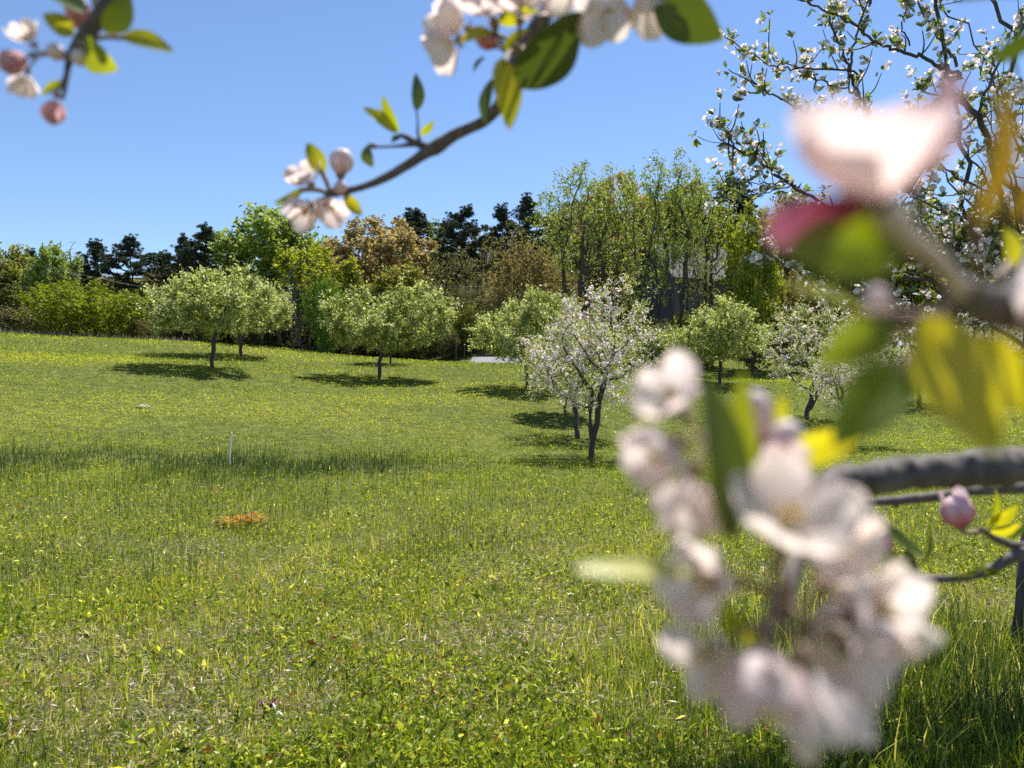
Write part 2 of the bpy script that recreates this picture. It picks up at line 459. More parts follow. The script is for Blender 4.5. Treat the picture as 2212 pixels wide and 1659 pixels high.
def yellow_at(x, y):
    """where the meadow flowers yellow-green"""
    a = fbm(x * 0.13 + 3, y * 0.21 + 7, 21) * .6 + fbm(x * .5, y * .8, 23) * .4
    g = 0
    for cx, cy, rx, ry in ((-9, 23, 8, 4.5), (-21, 33, 8, 4), (-4, 29, 4, 2.5), (-12, 46, 10, 5), (10, 21, 5, 3), (-3, 12.5, 5, 1.2), (-14, 19, 5, 2), (3, 33, 5, 4)):
        g = g + np.exp(-((x - cx) / rx) ** 2 - ((y - cy) / ry) ** 2)
    return np.clip((a - 0.47) * 3.5 + .75 * np.clip(g, 0, 1), 0, 1) * np.clip((y - 9) / 5, 0, 1)


def swale(x, y):
    """the dip of darker, taller, blue-green grass"""
    s = np.exp(-((y - 15.2 - 0.10 * x) / 2.2) ** 2) * np.clip((-0.3 - x) / 3, 0, 1) * np.clip((x + 14) / 5, 0, 1)
    return s * np.clip(2.4 * fbm(x * .7, y * .5, 33) - .45, 0, 1.1)


def lush(x, y):
    return np.exp(-(((x - 2.2) / 1.1) ** 2 + ((y - 4.3) / 1.3) ** 2))


gr = Buf()
N = 470000
x, y = spots(N, 2.3, 62)
pat = fbm(x * 0.9, y * 0.9, 3)
dry = np.clip((fbm(x * 0.7 + 20, y * 0.7, 8) - 0.44) * 4, 0, 1) * np.clip((9 - y) / 4, 0, 1)
keep = rng.random(N) > dry * 0.42
x, y, pat, dry = x[keep], y[keep], pat[keep], dry[keep]
n = len(x)
sw, yl, lu = swale(x, y), yellow_at(x, y), lush(x, y)
h = rng.gamma(5, 1 / 5, n) * (0.045 + 0.05 * pat) * (1 + 0.9 * sw + 2.4 * lu) * (1 - 0.35 * np.clip((y - 12) / 8, 0, 1) * (1 - sw))
w = np.maximum(rng.uniform(.0035, .0085, n), 0.0008 * y * rng.uniform(.5, 1.6, n))
t = np.clip(0.46 + 0.17 * rng.normal(size=n) + 0.5 * (pat - .5) + .4 * (fbm(x * 5, y * 2.5, 71) - .5) - 0.75 * sw + 0.42 * yl - .08 * np.clip((y - 12) / 8, 0, 1) - 0.50 * lu + .10 * dry, 0, 0.88)
t = np.where(rng.random(n) < np.where(y < 10, .05, .012) + .12 * dry, rng.uniform(.93, 1, n), t)
add_blades(gr, x, y, h, w, t, .85)
# upright stalks: scattered clumps, thick along the dip
x, y = spots(60000, 6, 24, power=1)
ck = rng.random(len(x)) < np.clip(swale(x, y) * 1.1 + np.clip((fbm(x * 1.1, y * 1.1, 44) - .62) * 3, 0, .5) * np.clip((13 - y) / 3, 0, 1), 0, 1)
x, y = x[ck], y[ck]
add_blades(gr, x, y, rng.uniform(.16, .36, len(x)), np.maximum(.004, .0005 * y) + 0 * x, rng.uniform(0, .12, len(x)), 0.08)
tag(gr.build('grass', M['grass']), 'green meadow grass, short and uneven, all over the field', 'grass', kind='stuff')

wd = Buf()
N = 520000
x, y = spots(N, 2.4, 62)
yl = yellow_at(x, y)
cl = fbm(x * 1.6, y * 1.6, 61)
k = rng.random(N) < np.clip(0.52 + (cl - .5) * 2.2 + yl * .6 - 1.1 * swale(x, y) - .5 * lush(x, y) - .35 * np.clip((fbm(x * 0.7 + 20, y * 0.7, 8) - 0.44) * 4, 0, 1) * np.clip((9 - y) / 4, 0, 1), 0.02, 1)
x, y, yl, cl = x[k], y[k], yl[k], cl[k]
n = len(x)
zz = ground(x, y) + rng.uniform(.005, .10, n) * (1 + .6 * yl)
sz = np.maximum(rng.gamma(4, .0066, n), .0024 * y * rng.uniform(.5, 1.4, n) * np.clip(y / 20, .6, 1))
t = np.clip(.42 + .26 * rng.normal(size=n) + .40 * yl - .10 * np.clip((y - 12) / 8, 0, 1), 0, np.where(y < 12, .93, .78))
t = np.where((rng.random(n) < .035) & (y < 12), rng.uniform(.95, 1, n), t)
add_leaves(wd, np.stack([x, y, zz], 1), sz, rng, 0.25, t, aspect=.36)
tag(wd.build('weeds', M['weed']), 'low yellow-green broad-leaved weeds growing among the grass', 'weeds', kind='stuff')

st = Buf()
N = 120000
x, y = spots(N, 2.4, 13)
dr = np.clip((fbm(x * 0.7 + 20, y * 0.7, 8) - 0.40) * 4, 0.06, 1) * np.clip((14 - y) / 8, 0.1, 1)
k = rng.random(N) < dr
x, y = x[k], y[k]; n = len(x)
az = rng.uniform(0, 2 * PI, n)
ax = np.stack([np.cos(az), np.sin(az), rng.normal(0, .25, n)], 1)
add_leaves(st, np.stack([x, y, ground(x, y) + rng.uniform(.004, .05, n)], 1), rng.gamma(4, .0085, n), rng, .5, rng.random(n) * .8, aspect=.12, axis=ax)
# pale seeding grass along the crest on the left
x = rng.uniform(-48, -24, 2600); y = rng.uniform(58, 63, 2600)
add_blades(st, x, y, rng.uniform(.3, .75, 2600), rng.uniform(.03, .07, 2600), rng.uniform(.3, .9, 2600), .2)
tag(st.build('dry_grass', M['straw']), 'dry straw-coloured grass litter and pale seed stalks', 'dry grass', kind='stuff')


# ------------------------------------------------------------------ tree growing
def colonize(rng, A, nodes, parents, step, infl, kill, iters=150, up=0.0, jit=0.12):
    pos = [np.array(p, float) for p in nodes]; par = list(parents)
    arr = np.array(pos)
    D = np.linalg.norm(A[:, None] - arr[None], axis=2)
    near = D.argmin(1); nd = D.min(1)
    alive = nd > kill
    for _ in range(iters):
        act = alive & (nd < infl)
        if not act.any():
            break
        ids, inv = np.unique(near[act], return_inverse=True)
        d = unit(A[act] - arr[near[act]])
        sm = np.zeros((len(ids), 3)); np.add.at(sm, inv, d)
        sm = unit(unit(sm) + np.array((0, 0, up)) + rng.normal(0, jit, (len(ids), 3)))
        new = arr[ids] + sm * step
        b = len(arr)
        par += list(ids)
        arr = np.vstack([arr, new])
        D = np.linalg.norm(A[:, None] - new[None], axis=2)
        m = D.min(1); am = D.argmin(1)
        u = m < nd
        near[u] = am[u] + b; nd[u] = m[u]
        alive &= nd > kill
    return arr, np.array(par)


def skeleton_mesh(buf, arr, par, tip_r, trunk_r, p=2.4, tint=0.5, mat=0, rng=None, sides_min=3):
    n = len(arr)
    acc = np.zeros(n); r = np.zeros(n)
    kids = [[] for _ in range(n)]
    for i in range(n - 1, -1, -1):
        r[i] = max(tip_r, acc[i] ** (1 / p))
        if par[i] >= 0:
            acc[par[i]] += r[i] ** p; kids[par[i]].append(i)
    sc = trunk_r / r[0]
    r = np.maximum(tip_r, tip_r + (r - tip_r) * (trunk_r - tip_r) / max(r[0] - tip_r, 1e-6))
    starts = [(0, -1)]
    while starts:
        i, pr = starts.pop()
        ch = [pr, i] if pr >= 0 else [i]
        while kids[i]:
            kk = sorted(kids[i], key=lambda q: -r[q])
            for q in kk[1:]:
                starts.append((q, i))
            i = kk[0]; ch.append(i)
        if len(ch) < 2:
            continue
        rr = r[ch].copy()
        if pr >= 0:
            rr[0] = rr[1]
        mx = rr.max()
        tube(buf, arr[ch], rr, 8 if mx > .05 else 5 if mx > .015 else sides_min, tint, mat, 0.06 if mx > .04 else 0, rng)
    return r, kids


def in_envelope(rng, ells, n):
    """random points inside a union of ellipsoids (cx cy cz rx ry rz), pushed outward"""
    out = []
    vol = np.array([e[3] * e[4] * e[5] for e in ells]); vol = vol / vol.sum()
    for e, c in zip(ells, rng.multinomial(n, vol)):
        d = unit(rng.normal(size=(c, 3))) * (rng.random((c, 1)) ** 0.42)
        out.append(np.array(e[:3]) + d * np.array(e[3:]))
    return np.vstack(out)


def stem_path(rng, h, lean=(0, 0), wob=0.04, n=6, x0=0.0, y0=0.0):
    t = np.linspace(0, 1, n)
    q = np.stack([x0 + lean[0] * t ** 1.3, y0 + lean[1] * t ** 1.3, h * t], 1)
    q[1:, :2] += rng.normal(0, wob, (n - 1, 2)) * h * .4
    q[0, 2] = -0.25
    return q


def broad_tree(seed, stems, ells, n_attr, step, tip_r, trunk_r, n_leaf, leaf, clump, up=0.0, leafup=.3, aspect=.6, rthr=4.0, jit=.12, flat=1.0, cut=None, ros=4, shoots=0):
    """returns (wood Buf, leaf Buf, twig end points)"""
    rng = np.random.default_rng(seed)
    A = in_envelope(rng, ells, n_attr)
    if cut is not None:
        A = A[A[:, 2] > cut]
    wood, lv = Buf(), Buf()
    nodes, par = [], []
    for q in stems:
        b = len(nodes)
        for k_, pt in enumerate(q):
            nodes.append(pt); par.append(b + k_ - 1 if k_ else (-1 if b == 0 else 0))
    ex = np.array([e[3:] for e in ells]).max() * 3
    arr, par = colonize(rng, A, nodes, par, step, ex, step * 1.6, 160, up, jit)
    r, kids = skeleton_mesh(wood, arr, par, tip_r, trunk_r, rng=rng)
    thin = np.where((r < tip_r * rthr) & (arr[:, 2] > min(e[2] - e[5] for e in ells)))[0]
    if n_leaf and len(thin):
        w = np.array([1.0 + 2.5 * (len(kids[i]) == 0) for i in thin]); w /= w.sum()
        nc = n_leaf // ros; n_leaf = nc * ros
        pick = rng.choice(thin, nc, p=w)
        off = rng.normal(0, clump, (nc, 3)); off[:, 2] *= flat
        ct = np.clip(.5 * rng.random(nc) + .5 * rng.random(len(arr))[pick], 0, 1)
        pick = np.repeat(pick, ros); off = np.repeat(off, ros, 0) + rng.normal(0, leaf * .42, (n_leaf, 3))
        tint = np.clip(0.4 * rng.random(n_leaf) + .6 * np.repeat(ct, ros), 0, 1)
        add_leaves(lv, arr[pick] + off, leaf * rng.uniform(.6, 1.3, n_leaf), rng, leafup, tint, aspect=aspect)
    ends = arr[[i for i in thin if not kids[i]]] if len(thin) else arr[:0]
    for k in range(shoots):
        e = ends[rng.integers(0, len(ends))]; cen = arr[:, :3].mean(0)
        d = unit(unit(e - cen) * rng.uniform(.5, 1.1) + np.array((0, 0, rng.uniform(.1, .9))) + rng.normal(0, .25, 3))
        L = rng.uniform(.25, .75)
        q = np.array([e, e + d * L * .5, e + d * L + np.array((0, 0, L * .1))])
        tube(wood, q, [.007, .005, .003], 3)
        m = int(L * 34)
        f = rng.random((m, 1)); c = e + d * L * f + rng.normal(0, leaf * .6, (m, 3))
        add_leaves(lv, c, leaf * rng.uniform(.6, 1.2, m), rng, leafup, np.clip(rng.normal(.6, .25, m), 0, 1), aspect=aspect)
    return wood, lv, ends, arr[thin]


def bounds(*bufs):
    V = np.vstack([v for b in bufs for v in b.v])
    lo, hi = np.percentile(V, 0.4, axis=0), np.percentile(V, 99.7, axis=0)
    return lo, hi


PROTO = {}


def store(key, wood, lv, extra=None, names=('trunk', 'crown')):
    lo, hi = bounds(*(b for b in (wood, lv) if b.n))
    PROTO[key] = dict(wood=wood, lv=lv, extra=extra, lo=lo, hi=hi, names=names, meshes=None)


def plant(key, name, x, y, rz, sxy, sz, wood_m, leaf_m, label, cat, group=None, extra_m=None, tilt=(0, 0)):
    p = PROTO[key]
    root = empty(name, (x, y, gz1(x, y)), rz)
    root.rotation_euler = (tilt[0], tilt[1], rz)
    root.scale = (sxy, sxy, sz)
    tag(root, label, cat, group)
    if p['meshes'] is None:
        p['meshes'] = [(p['wood'].build('trunk', wood_m, root), None)]
        obs = [p['meshes'][0][0]]
        if p['lv'].n:
            obs.append(p['lv'].build('crown', leaf_m, root))
        if p['extra'] is not None:
            e = p['extra'].build('blossoms', extra_m, root); e['kind'] = 'stuff'; obs.append(e)
        p['meshes'] = obs
    else:
        for o in p['meshes']:
            c = o.copy(); COL.objects.link(c); c.parent = root
            c.material_slots[0].link = 'OBJECT'
            c.material_slots[0].material = wood_m if o.name.startswith('trunk') else leaf_m if o.name.startswith('crown') else extra_m
    return root


# ------------------------------------------------------------------ the orchard
def blossom_cups(buf, c, size, rng):
    """small five-petalled cups, one fan of petals per flower"""
    n = len(c)
    ax = rand_dirs(rng, n, .5)
    a = unit(np.cross(ax, rng.normal(size=(n, 3)))); b = np.cross(ax, a)
    s = (np.zeros(n) + size)[:, None]
    V = []; F = []
    for k in range(5):
        t0 = k * 2 * PI / 5
        e = lambda q: np.cos(q) * a + np.sin(q) * b
        V += [c, c + s * (.42 * e(t0 - .5) + .16 * ax), c + s * (.55 * e(t0) + .22 * ax), c + s * (.42 * e(t0 + .5) + .16 * ax)]
    V = np.stack(V, 1)
    F = (np.arange(n)[:, None, None] * 20 + np.arange(20).reshape(1, 5, 4)).reshape(-1, 4)
    buf.add(V.reshape(-1, 3), F, np.repeat(rng.random(n), 20))


def apple(key, seed, h_tr, W, H, n_leaf, leaf, lean=(0.1, 0), flowers=0, fsize=.05, n_attr=520, low=0.0, multi=1, tr=.085):
    rng = np.random.default_rng(seed)
    stems = [stem_path(rng, h_tr, lean, .05, 5)]
    for k in range(multi - 1):
        q = stem_path(rng, h_tr * 1.1, (lean[0] + (-1) ** k * .35, lean[1] + .1), .05, 5); q[0] = (0, 0, .25)
        stems.append(q)
    zc = h_tr * .82 + (H - h_tr * .82) * .40
    up_, dn_ = H - zc, zc - h_tr * .8 + low
    ells = [(lean[0], lean[1], zc, W * .5, W * .48, min(up_, dn_) * 1.0)]
    ells += [(lean[0] + W * .1 * rng.normal(), lean[1] + W * .1 * rng.normal(), zc + up_ * .3, W * .33, W * .33, up_ * .72)]
    for k in range(4):
        a = rng.uniform(0, 2 * PI)
        ells.append((lean[0] + math.cos(a) * W * .36, lean[1] + math.sin(a) * W * .36, zc + rng.uniform(-.3, .25) * up_, W * .17, W * .17, up_ * .4))
    wood, lv, ends, thin = broad_tree(seed, stems, ells, n_attr, .2, .008, tr, n_leaf, leaf, .11, 0.02, .45, .55, 3.2, .25, shoots=110)
    ex = None
    if flowers:
        ex = Buf()
        base = thin[rng.integers(0, len(thin), flowers // 5)] + rng.normal(0, .08, (flowers // 5, 3))
        c = np.repeat(base, 5, 0) + rng.normal(0, .028, (len(base) * 5, 3))
        blossom_cups(ex, c, fsize * rng.uniform(.8, 1.25, len(c)), rng)
    store(key, wood, lv, ex)


apple('apple_a', 101, 1.5, 5.6, 4.3, 20000, .14)
apple('apple_b', 102, 1.4, 5.2, 4.1, 19000, .14, (-.1, .1))
apple('apple_c', 103, 1.3, 5.0, 4.0, 15000, .14, (.15, 0))
apple('bloom_a', 104, 1.55, 3.5, 4.5, 11000, .054, (-.05, 0), 4800, .054, 480, .2, 2, .09)
apple('bloom_b', 105, 1.3, 3.3, 4.2, 10000, .056, (.25, 0), 2500, .055, 400, .25, 2, .08)


def orchard(key, u, d, wpx, vtop, label, group, rz=0.0, extra_m=None, leaf_m='apple_leaf', tilt=(0, 0)):
    p = PROTO[key]
    x = (u - 1106) / FPX * d
    z0 = gz1(x, d)
    H = CAM_H + (829.5 - vtop) / FPX * d - z0
    W = wpx / FPX * d
    return plant(key, 'apple_tree', x, d, rz, W / (p['hi'][0] - p['lo'][0]), H / p['hi'][2], M['bark'], M[leaf_m], label, 'apple tree', group, M['blossom'], tilt)


G1 = 'leafy apple trees in the orchard'
G2 = 'apple trees in white blossom'
orchard('apple_a', 458, 34, 262, 574, 'wide pale green apple tree farthest left, casting a dark oval shadow', G1, .3)
orchard('apple_b', 522, 45, 218, 588, 'pale green apple tree half hidden right behind the leftmost one', G1, 1.2)
orchard('apple_c', 566, 57, 130, 640, 'small distant apple tree on the crest, third behind the left pair', G1, 2.0)
orchard('apple_b', 818, 37, 250, 612, 'rounded pale green apple tree standing alone in mid meadow', G1, 4.0)
orchard('apple_c', 842, 46, 120, 680, 'apple tree with leaning trunk hidden behind the lone mid meadow one', G1, .6)
orchard('apple_c', 1140, 33, 225, 632, 'green apple tree left behind the white blossoming one near the shed', G1, 2.6)
orchard('bloom_a', 1278, 18, 345, 582, 'apple tree covered in white blossom with two dark stems, mid meadow', G2, .2)
orchard('bloom_b', 1248, 22, 240, 655, 'blossoming apple tree with slanting trunk just behind the front white one', G2, 1.7)
orchard('apple_a', 1222, 26.5, 180, 690, 'apple tree with short grey trunk furthest behind the white blossoming ones', G1, 5.0)
orchard('apple_b', 1556, 39, 215, 655, 'small green apple tree with forked trunk before the tall bare stems', G1, 2.2)
orchard('apple_c', 1512, 46, 170, 690, 'green apple tree with straight dark trunk left of the forked one', G1, 3.6)
orchard('apple_a', 1430, 50, 120, 700, 'low green apple tree against the wood, partly behind white blossom', G1, 1.0)
orchard('bloom_b', 1742, 27, 235, 625, 'white flecked apple tree with leaning black trunk among the near leaves', G2, .1)
orchard('bloom_a', 1842, 19.5, 230, 720, 'apple tree whose trunk stands in a dark shadow behind near leaves', G2, 2.4)
orchard('bloom_b', 1985, 31, 210, 715, 'low white apple tree with drooping outer branches at right', G2, 4.2)
orchard('bloom_a', 2180, 34, 230, 640, 'blossoming apple tree at the right edge behind the near boughs', G2, 3.1)

# ------------------------------------------------------------------ the wood
def dec(key, seed, H, W, h0, n_leaf, leaf, clump, n_attr=420, step=.65, stems=1, up=.05, lumps=5, flat=1.0, tip=.02, tr=.2, jit=.15):
    rng = np.random.default_rng(seed)
    sp = []
    for k in range(stems):
        a = k / max(stems, 1) * 2 * PI + rng.uniform(-.5, .5)
        sprd = (0 if stems == 1 else W * .16)
        hh = h0 * rng.uniform(1.0, 1.35) if stems > 1 else h0 * 1.1
        q = stem_path(rng, hh, (math.cos(a) * sprd, math.sin(a) * sprd), .025, 7)
        sp.append(q)
    zc = h0 + (H - h0) * .5
    e = [(0, 0, zc, W * .42, W * .42, (H - h0) * .5)]
    for k in range(lumps):
        a = k * 2.4 + rng.uniform(-.4, .4); f = rng.uniform(-.65, .75)
        rr = W * .32 * math.sqrt(max(0.05, 1 - f * f))
        e.append((math.cos(a) * rr, math.sin(a) * rr, zc + f * (H - h0) * .4, W * .2, W * .2, (H - h0) * .17))
    wood, lv, ends, thin = broad_tree(seed, sp, e, n_attr, step, tip, tr, n_leaf, leaf, clump, up, .3, .65, 3.0, jit, flat)
    store(key, wood, lv)


dec('round_a', 201, 14, 9, 1.6, 13000, .36, .36, lumps=10)
dec('round_b', 202, 13, 9.5, 1.4, 13000, .36, .36, lumps=10)
dec('oak_a', 203, 13, 11, 1.8, 16000, .34, .30, 460, lumps=12)
dec('tall_a', 204, 18, 8, 6.5, 5200, .21, .30, 520, .6, 3, .22, 9, tr=.26, jit=.3)
dec('tall_b', 205, 18, 7, 7.5, 4600, .21, .30, 480, .6, 2, .22, 9, tr=.25, jit=.3)
dec('tall_c', 206, 17, 9, 6.0, 5600, .21, .30, 520, .6, 4, .2, 9, tr=.25, jit=.3)
dec('slim_a', 207, 16, 5, 5, 1600, .24, .4, 260, .6, 1, .25, 5, tr=.16)
dec('slim_b', 208, 15, 4.5, 5.5, 900, .24, .4, 240, .6, 2, .3, 4, tr=.14)
dec('shrub_a', 209, 6, 8, .4, 12000, .21, .3, 440, .35, 5, .1, 8, tip=.012, tr=.08)
dec('shrub_b', 210, 7, 6, .4, 9000, .18, .28, 440, .35, 6, .35, 6, tip=.012, tr=.07)
dec('twiggy', 211, 6, 5, .8, 0, .1, .2, 700, .28, 5, .35, 6, tip=.013, tr=.07)
dec('snag', 212, 12, 4, 6, 0, .1, .2, 60, .6, 1, .1, 3, tip=.022, tr=.16)


def pine(key, seed, H, W, h0, n_limb=50, flat_top=.75, fluff=1.0):
    rng = np.random.default_rng(seed)
    wood, lv = Buf(), Buf()
    q = stem_path(rng, H * .97, (rng.uniform(-.3, .3), 0), .012, 10)
    tube(wood, q, np.linspace(.21, .04, 10), 7, rng=rng, rough=.05)
    cs, ds = [], []
    for k in range(n_limb):
        f = (k + rng.random()) / n_limb
        z = h0 + (H * .96 - h0) * f
        prof = (0.55 + .6 * math.sin(PI * min(1, f * 1.05 + .12))) * (1 - max(0, f - flat_top) / (1 - flat_top) * .75)
        L = W * .5 * prof * rng.uniform(.55, 1.05)
        a = rng.uniform(0, 2 * PI)
        c0 = np.array((np.interp(z, q[:, 2], q[:, 0]), np.interp(z, q[:, 2], q[:, 1]), z))
        d = np.array((math.cos(a), math.sin(a), 0))
        rise = rng.uniform(.05, .45) * (0.5 + f)
        t = np.linspace(0, 1, 6)[:, None]
        pth = c0 + d * L * t + np.array((0, 0, 1.0)) * L * (rise * t ** 1.5) + rng.normal(0, .06, (6, 3)) * t
        tube(wood, pth, np.linspace(.07, .02, 6), 4)
        for m in range(int(7 + L * 3.6)):
            s = rng.uniform(.4, 1.05)
            o = np.array([np.interp(s, t[:, 0], pth[:, j]) for j in range(3)])
            cs.append(o + np.array((rng.normal(0, .33), rng.normal(0, .33), rng.normal(.12, .14)))); ds.append(d)
    top = q[-1]
    for m in range(16):
        cs.append(top + rng.normal(0, .4, 3)); ds.append(np.array((0, 0, 1.0)))
    cs = np.array(cs)
    per = int(34 * fluff)
    c = np.repeat(cs, per, 0)
    dirs = rand_dirs(rng, len(c), .45)
    c = c + dirs * rng.uniform(.05, .32, (len(c), 1)) * np.array((1, 1, .85))
    tint = np.clip(np.repeat(rng.random(len(cs)), per) * .5 + rng.random(len(c)) * .5, 0, 1)
    add_leaves(lv, c, rng.uniform(.2, .36, len(c)), rng, .3, tint, aspect=.34, axis=dirs)
    store(key, wood, lv)


pine('pine_a', 301, 17, 7.5, 9.0)
pine('pine_b', 302, 18, 7.0, 9.5, 54)
pine('pine_c', 303, 17, 5.0, 10.5, 38)
pine('pine_d', 304, 17, 8.0, 6.0, 64, .6)


def wood_tree(key, name, u, d, wpx, vtop, leaf, bark, label, cat='tree', group=None, rz=None, seed=[0]):
    seed[0] += 1
    p = PROTO[key]
    x = (u - 1106) / FPX * d
    z0 = gz1(x, d)
    H = CAM_H + (829.5 - vtop) / FPX * d - z0
    W = wpx / FPX * d
    w0 = .5 * (p['hi'][0] - p['lo'][0] + p['hi'][1] - p['lo'][1])
    return plant(key, name, x, d, seed[0] * 1.37 if rz is None else rz, W / w0, H / p['hi'][2], M[bark], M[leaf], label, cat, group)


PG = 'dark pines along the skyline'
pines = [('pine_d', 205, 74, 92, 519, 'dark pine beside the bare snag, broad rounded top'),
         ('pine_a', 282, 72, 100, 512, 'dark pine with domed crown and tall bare trunk, left skyline'),
         ('pine_c', 350, 76, 60, 543, 'shortest dark pine in the dip between two left skyline groups'),
         ('pine_d', 398, 74, 80, 508, 'dense dark pine touching the tallest left skyline pine'),
         ('pine_b', 440, 72, 82, 486, 'tallest dark pine of the left skyline, beside light green crown'),
         ('pine_b', 892, 82, 120, 453, 'wide dark pine rising behind the bronze oak'),
         ('pine_a', 1004, 80, 95, 447, 'dark pine with full crown in the middle of the skyline'),
         ('pine_c', 1083, 79, 56, 440, 'thin dark pine with small open crown and bare stem'),
         ('pine_d', 1138, 78, 92, 421, 'shaggy dark pine left of the tall leafing trees'),
         ('pine_d', 965, 86, 80, 475, 'lower dark pine behind the middle of the skyline'),
         ('pine_c', 1575, 88, 80, 378, 'dark pine peeping out behind blossom twigs at upper right'),
         ('pine_a', 62, 80, 70, 540, 'small dark pine behind brown-green trees at far left')]
for k_, u, d, w, v, lab in pines:
    wood_tree(k_, 'pine_tree', u, d, w * 1.35, v, 'needle', 'bark_pine', lab, 'pine tree', PG)

trees = [
    ('round_a', 0, 70, 170, 524, 'w_olive', 'tall brownish green tree at the left edge of the picture'),
    ('round_b', 112, 68, 120, 530, 'w_green', 'pale green rounded tree between left edge and the bare snag'),
    ('slim_a', 60, 66, 80, 600, 'w_dark', 'brown twiggy tree under the power lines at far left'),
    ('round_a', 575, 72, 245, 450, 'w_green', 'large fresh green tree right of the left pines'),
    ('round_b', 655, 75, 170, 465, 'w_green', 'fresh green tree partly behind the hanging pink blossom'),
    ('round_b', 680, 66, 200, 535, 'w_lime', 'yellow-green rounded tree above the grey brush'),
    ('oak_a', 818, 76, 245, 474, 'w_tan', 'bronze leaved oak with broad rounded crown'),
    ('round_a', 870, 68, 150, 575, 'w_olive', 'olive green tree at the foot of the bronze oak'),
    ('round_b', 770, 66, 120, 590, 'w_olive', 'olive green tree between grey brush and bronze oak'),
    ('tall_a', 1245, 58, 170, 352, 'w_tall', 'tall leafing tree with arching stems at left of its group'),
    ('tall_b', 1318, 60, 130, 362, 'w_tall', 'tall leafing tree with twin stems behind white blossom tree'),
    ('tall_c', 1410, 57, 170, 345, 'w_tall', 'tall multi-stemmed leafing tree in front of the grey house'),
    ('tall_b', 1462, 56, 120, 322, 'w_tall', 'tallest leafing tree with sparse pointed top'),
    ('tall_a', 1540, 58, 140, 385, 'w_tall', 'leafing tree right of the tallest one, near blossom twigs'),
    ('oak_a', 1330, 76, 190, 385, 'w_tan', 'tan leaved tree seen through the tall leafing trees'),
    ('round_a', 1490, 80, 180, 395, 'w_olive', 'olive green tree behind the tallest leafing tree'),
    ('round_b', 1625, 52, 130, 440, 'w_lime', 'yellow-green tree beside the grey house at right'),
    ('round_a', 1700, 66, 170, 420, 'w_olive', 'olive tree behind the blurred pink flower'),
    ('oak_a', 1720, 54, 120, 590, 'w_orange', 'low brown-orange leaved tree behind the right blossom trees'),
    ('round_b', 1840, 64, 190, 430, 'w_dark', 'dark green tree behind the right hand flowering bough'),
    ('oak_a', 1980, 62, 220, 440, 'w_olive', 'broad olive tree far behind the near dark node'),
    ('round_a', 2120, 60, 190, 420, 'w_dark', 'dark green tree near the right edge behind blossom'),
    ('round_b', 2260, 62, 220, 400, 'w_olive', 'olive tree crossing the right edge of the picture'),
]
for k_, u, d, w, v, m, lab in trees:
    wood_tree(k_, 'tall_tree' if k_.startswith('tall') else 'broadleaf_tree', u, d, w, v, m, 'bark_wood', lab, 'tree', 'leafing trees along the wood')

SG = 'thin bare stemmed trees inside the wood'
slims = [(945, 78, 60, 470, 'slim_a', 'w_green', 'thin pale green tree between two skyline pines'),
         (925, 74, 60, 540, 'slim_b', 'w_dark', 'thin bare tree right of the bronze oak'),
         (965, 70, 70, 550, 'slim_a', 'w_dark', 'thin bare tree under the lower middle pine'),
         (1000, 72, 60, 530, 'slim_b', 'w_dark', 'thin straight tree in front of the middle pine trunk'),
         (1030, 68, 70, 560, 'slim_a', 'w_dark', 'thin grey tree crossing the upper power line'),
         (1060, 74, 60, 500, 'slim_b', 'w_dark', 'thin tree left of the open crowned pine'),
         (1110, 74, 80, 480, 'slim_a', 'w_dark', 'bare branching tree before the shaggy pine'),
         (1180, 66, 80, 400, 'slim_b', 'w_tall', 'thin tree leaning at left of the tall leafing group'),
         (1505, 52, 70, 520, 'slim_b', 'w_dark', 'thin dark stemmed tree before the grey house roof'),
         (1440, 54, 60, 500, 'slim_b', 'w_tall', 'thin dark stemmed tree left of the grey house'),
         (1375, 53, 60, 560, 'slim_a', 'w_tall', 'thin tree directly above the white blossom tree'),
         (1478, 57, 60, 480, 'slim_b', 'w_tall', 'thin dark tree across the left half of the grey roof'),
         (1528, 58, 70, 470, 'slim_a', 'w_tall', 'thin leafy tree across the right half of the grey roof'),
         (150, 70, 40, 560, 'slim_b', 'w_dark', 'thin twiggy tree at the foot of the snag'),
         (330, 70, 70, 590, 'slim_a', 'w_dark', 'bare brown tree behind the leftmost apple tree'),
         (380, 72, 70, 580, 'slim_a', 'w_olive', 'brownish tree filling the gap below the dense pine'),
         (240, 72, 70, 600, 'slim_a', 'w_olive', 'olive twigged tree between the two left pines')]
for u, d, w, v, k_, m, lab in slims:
    wood_tree(k_, 'slender_tree', u, d, w, v, m, 'bark_wood', lab, 'tree', SG)
wood_tree('snag', 'dead_tree', 152, 69, 50, 523, 'w_grey', 'bark_grey', 'bare grey dead tree on the left skyline', 'tree')

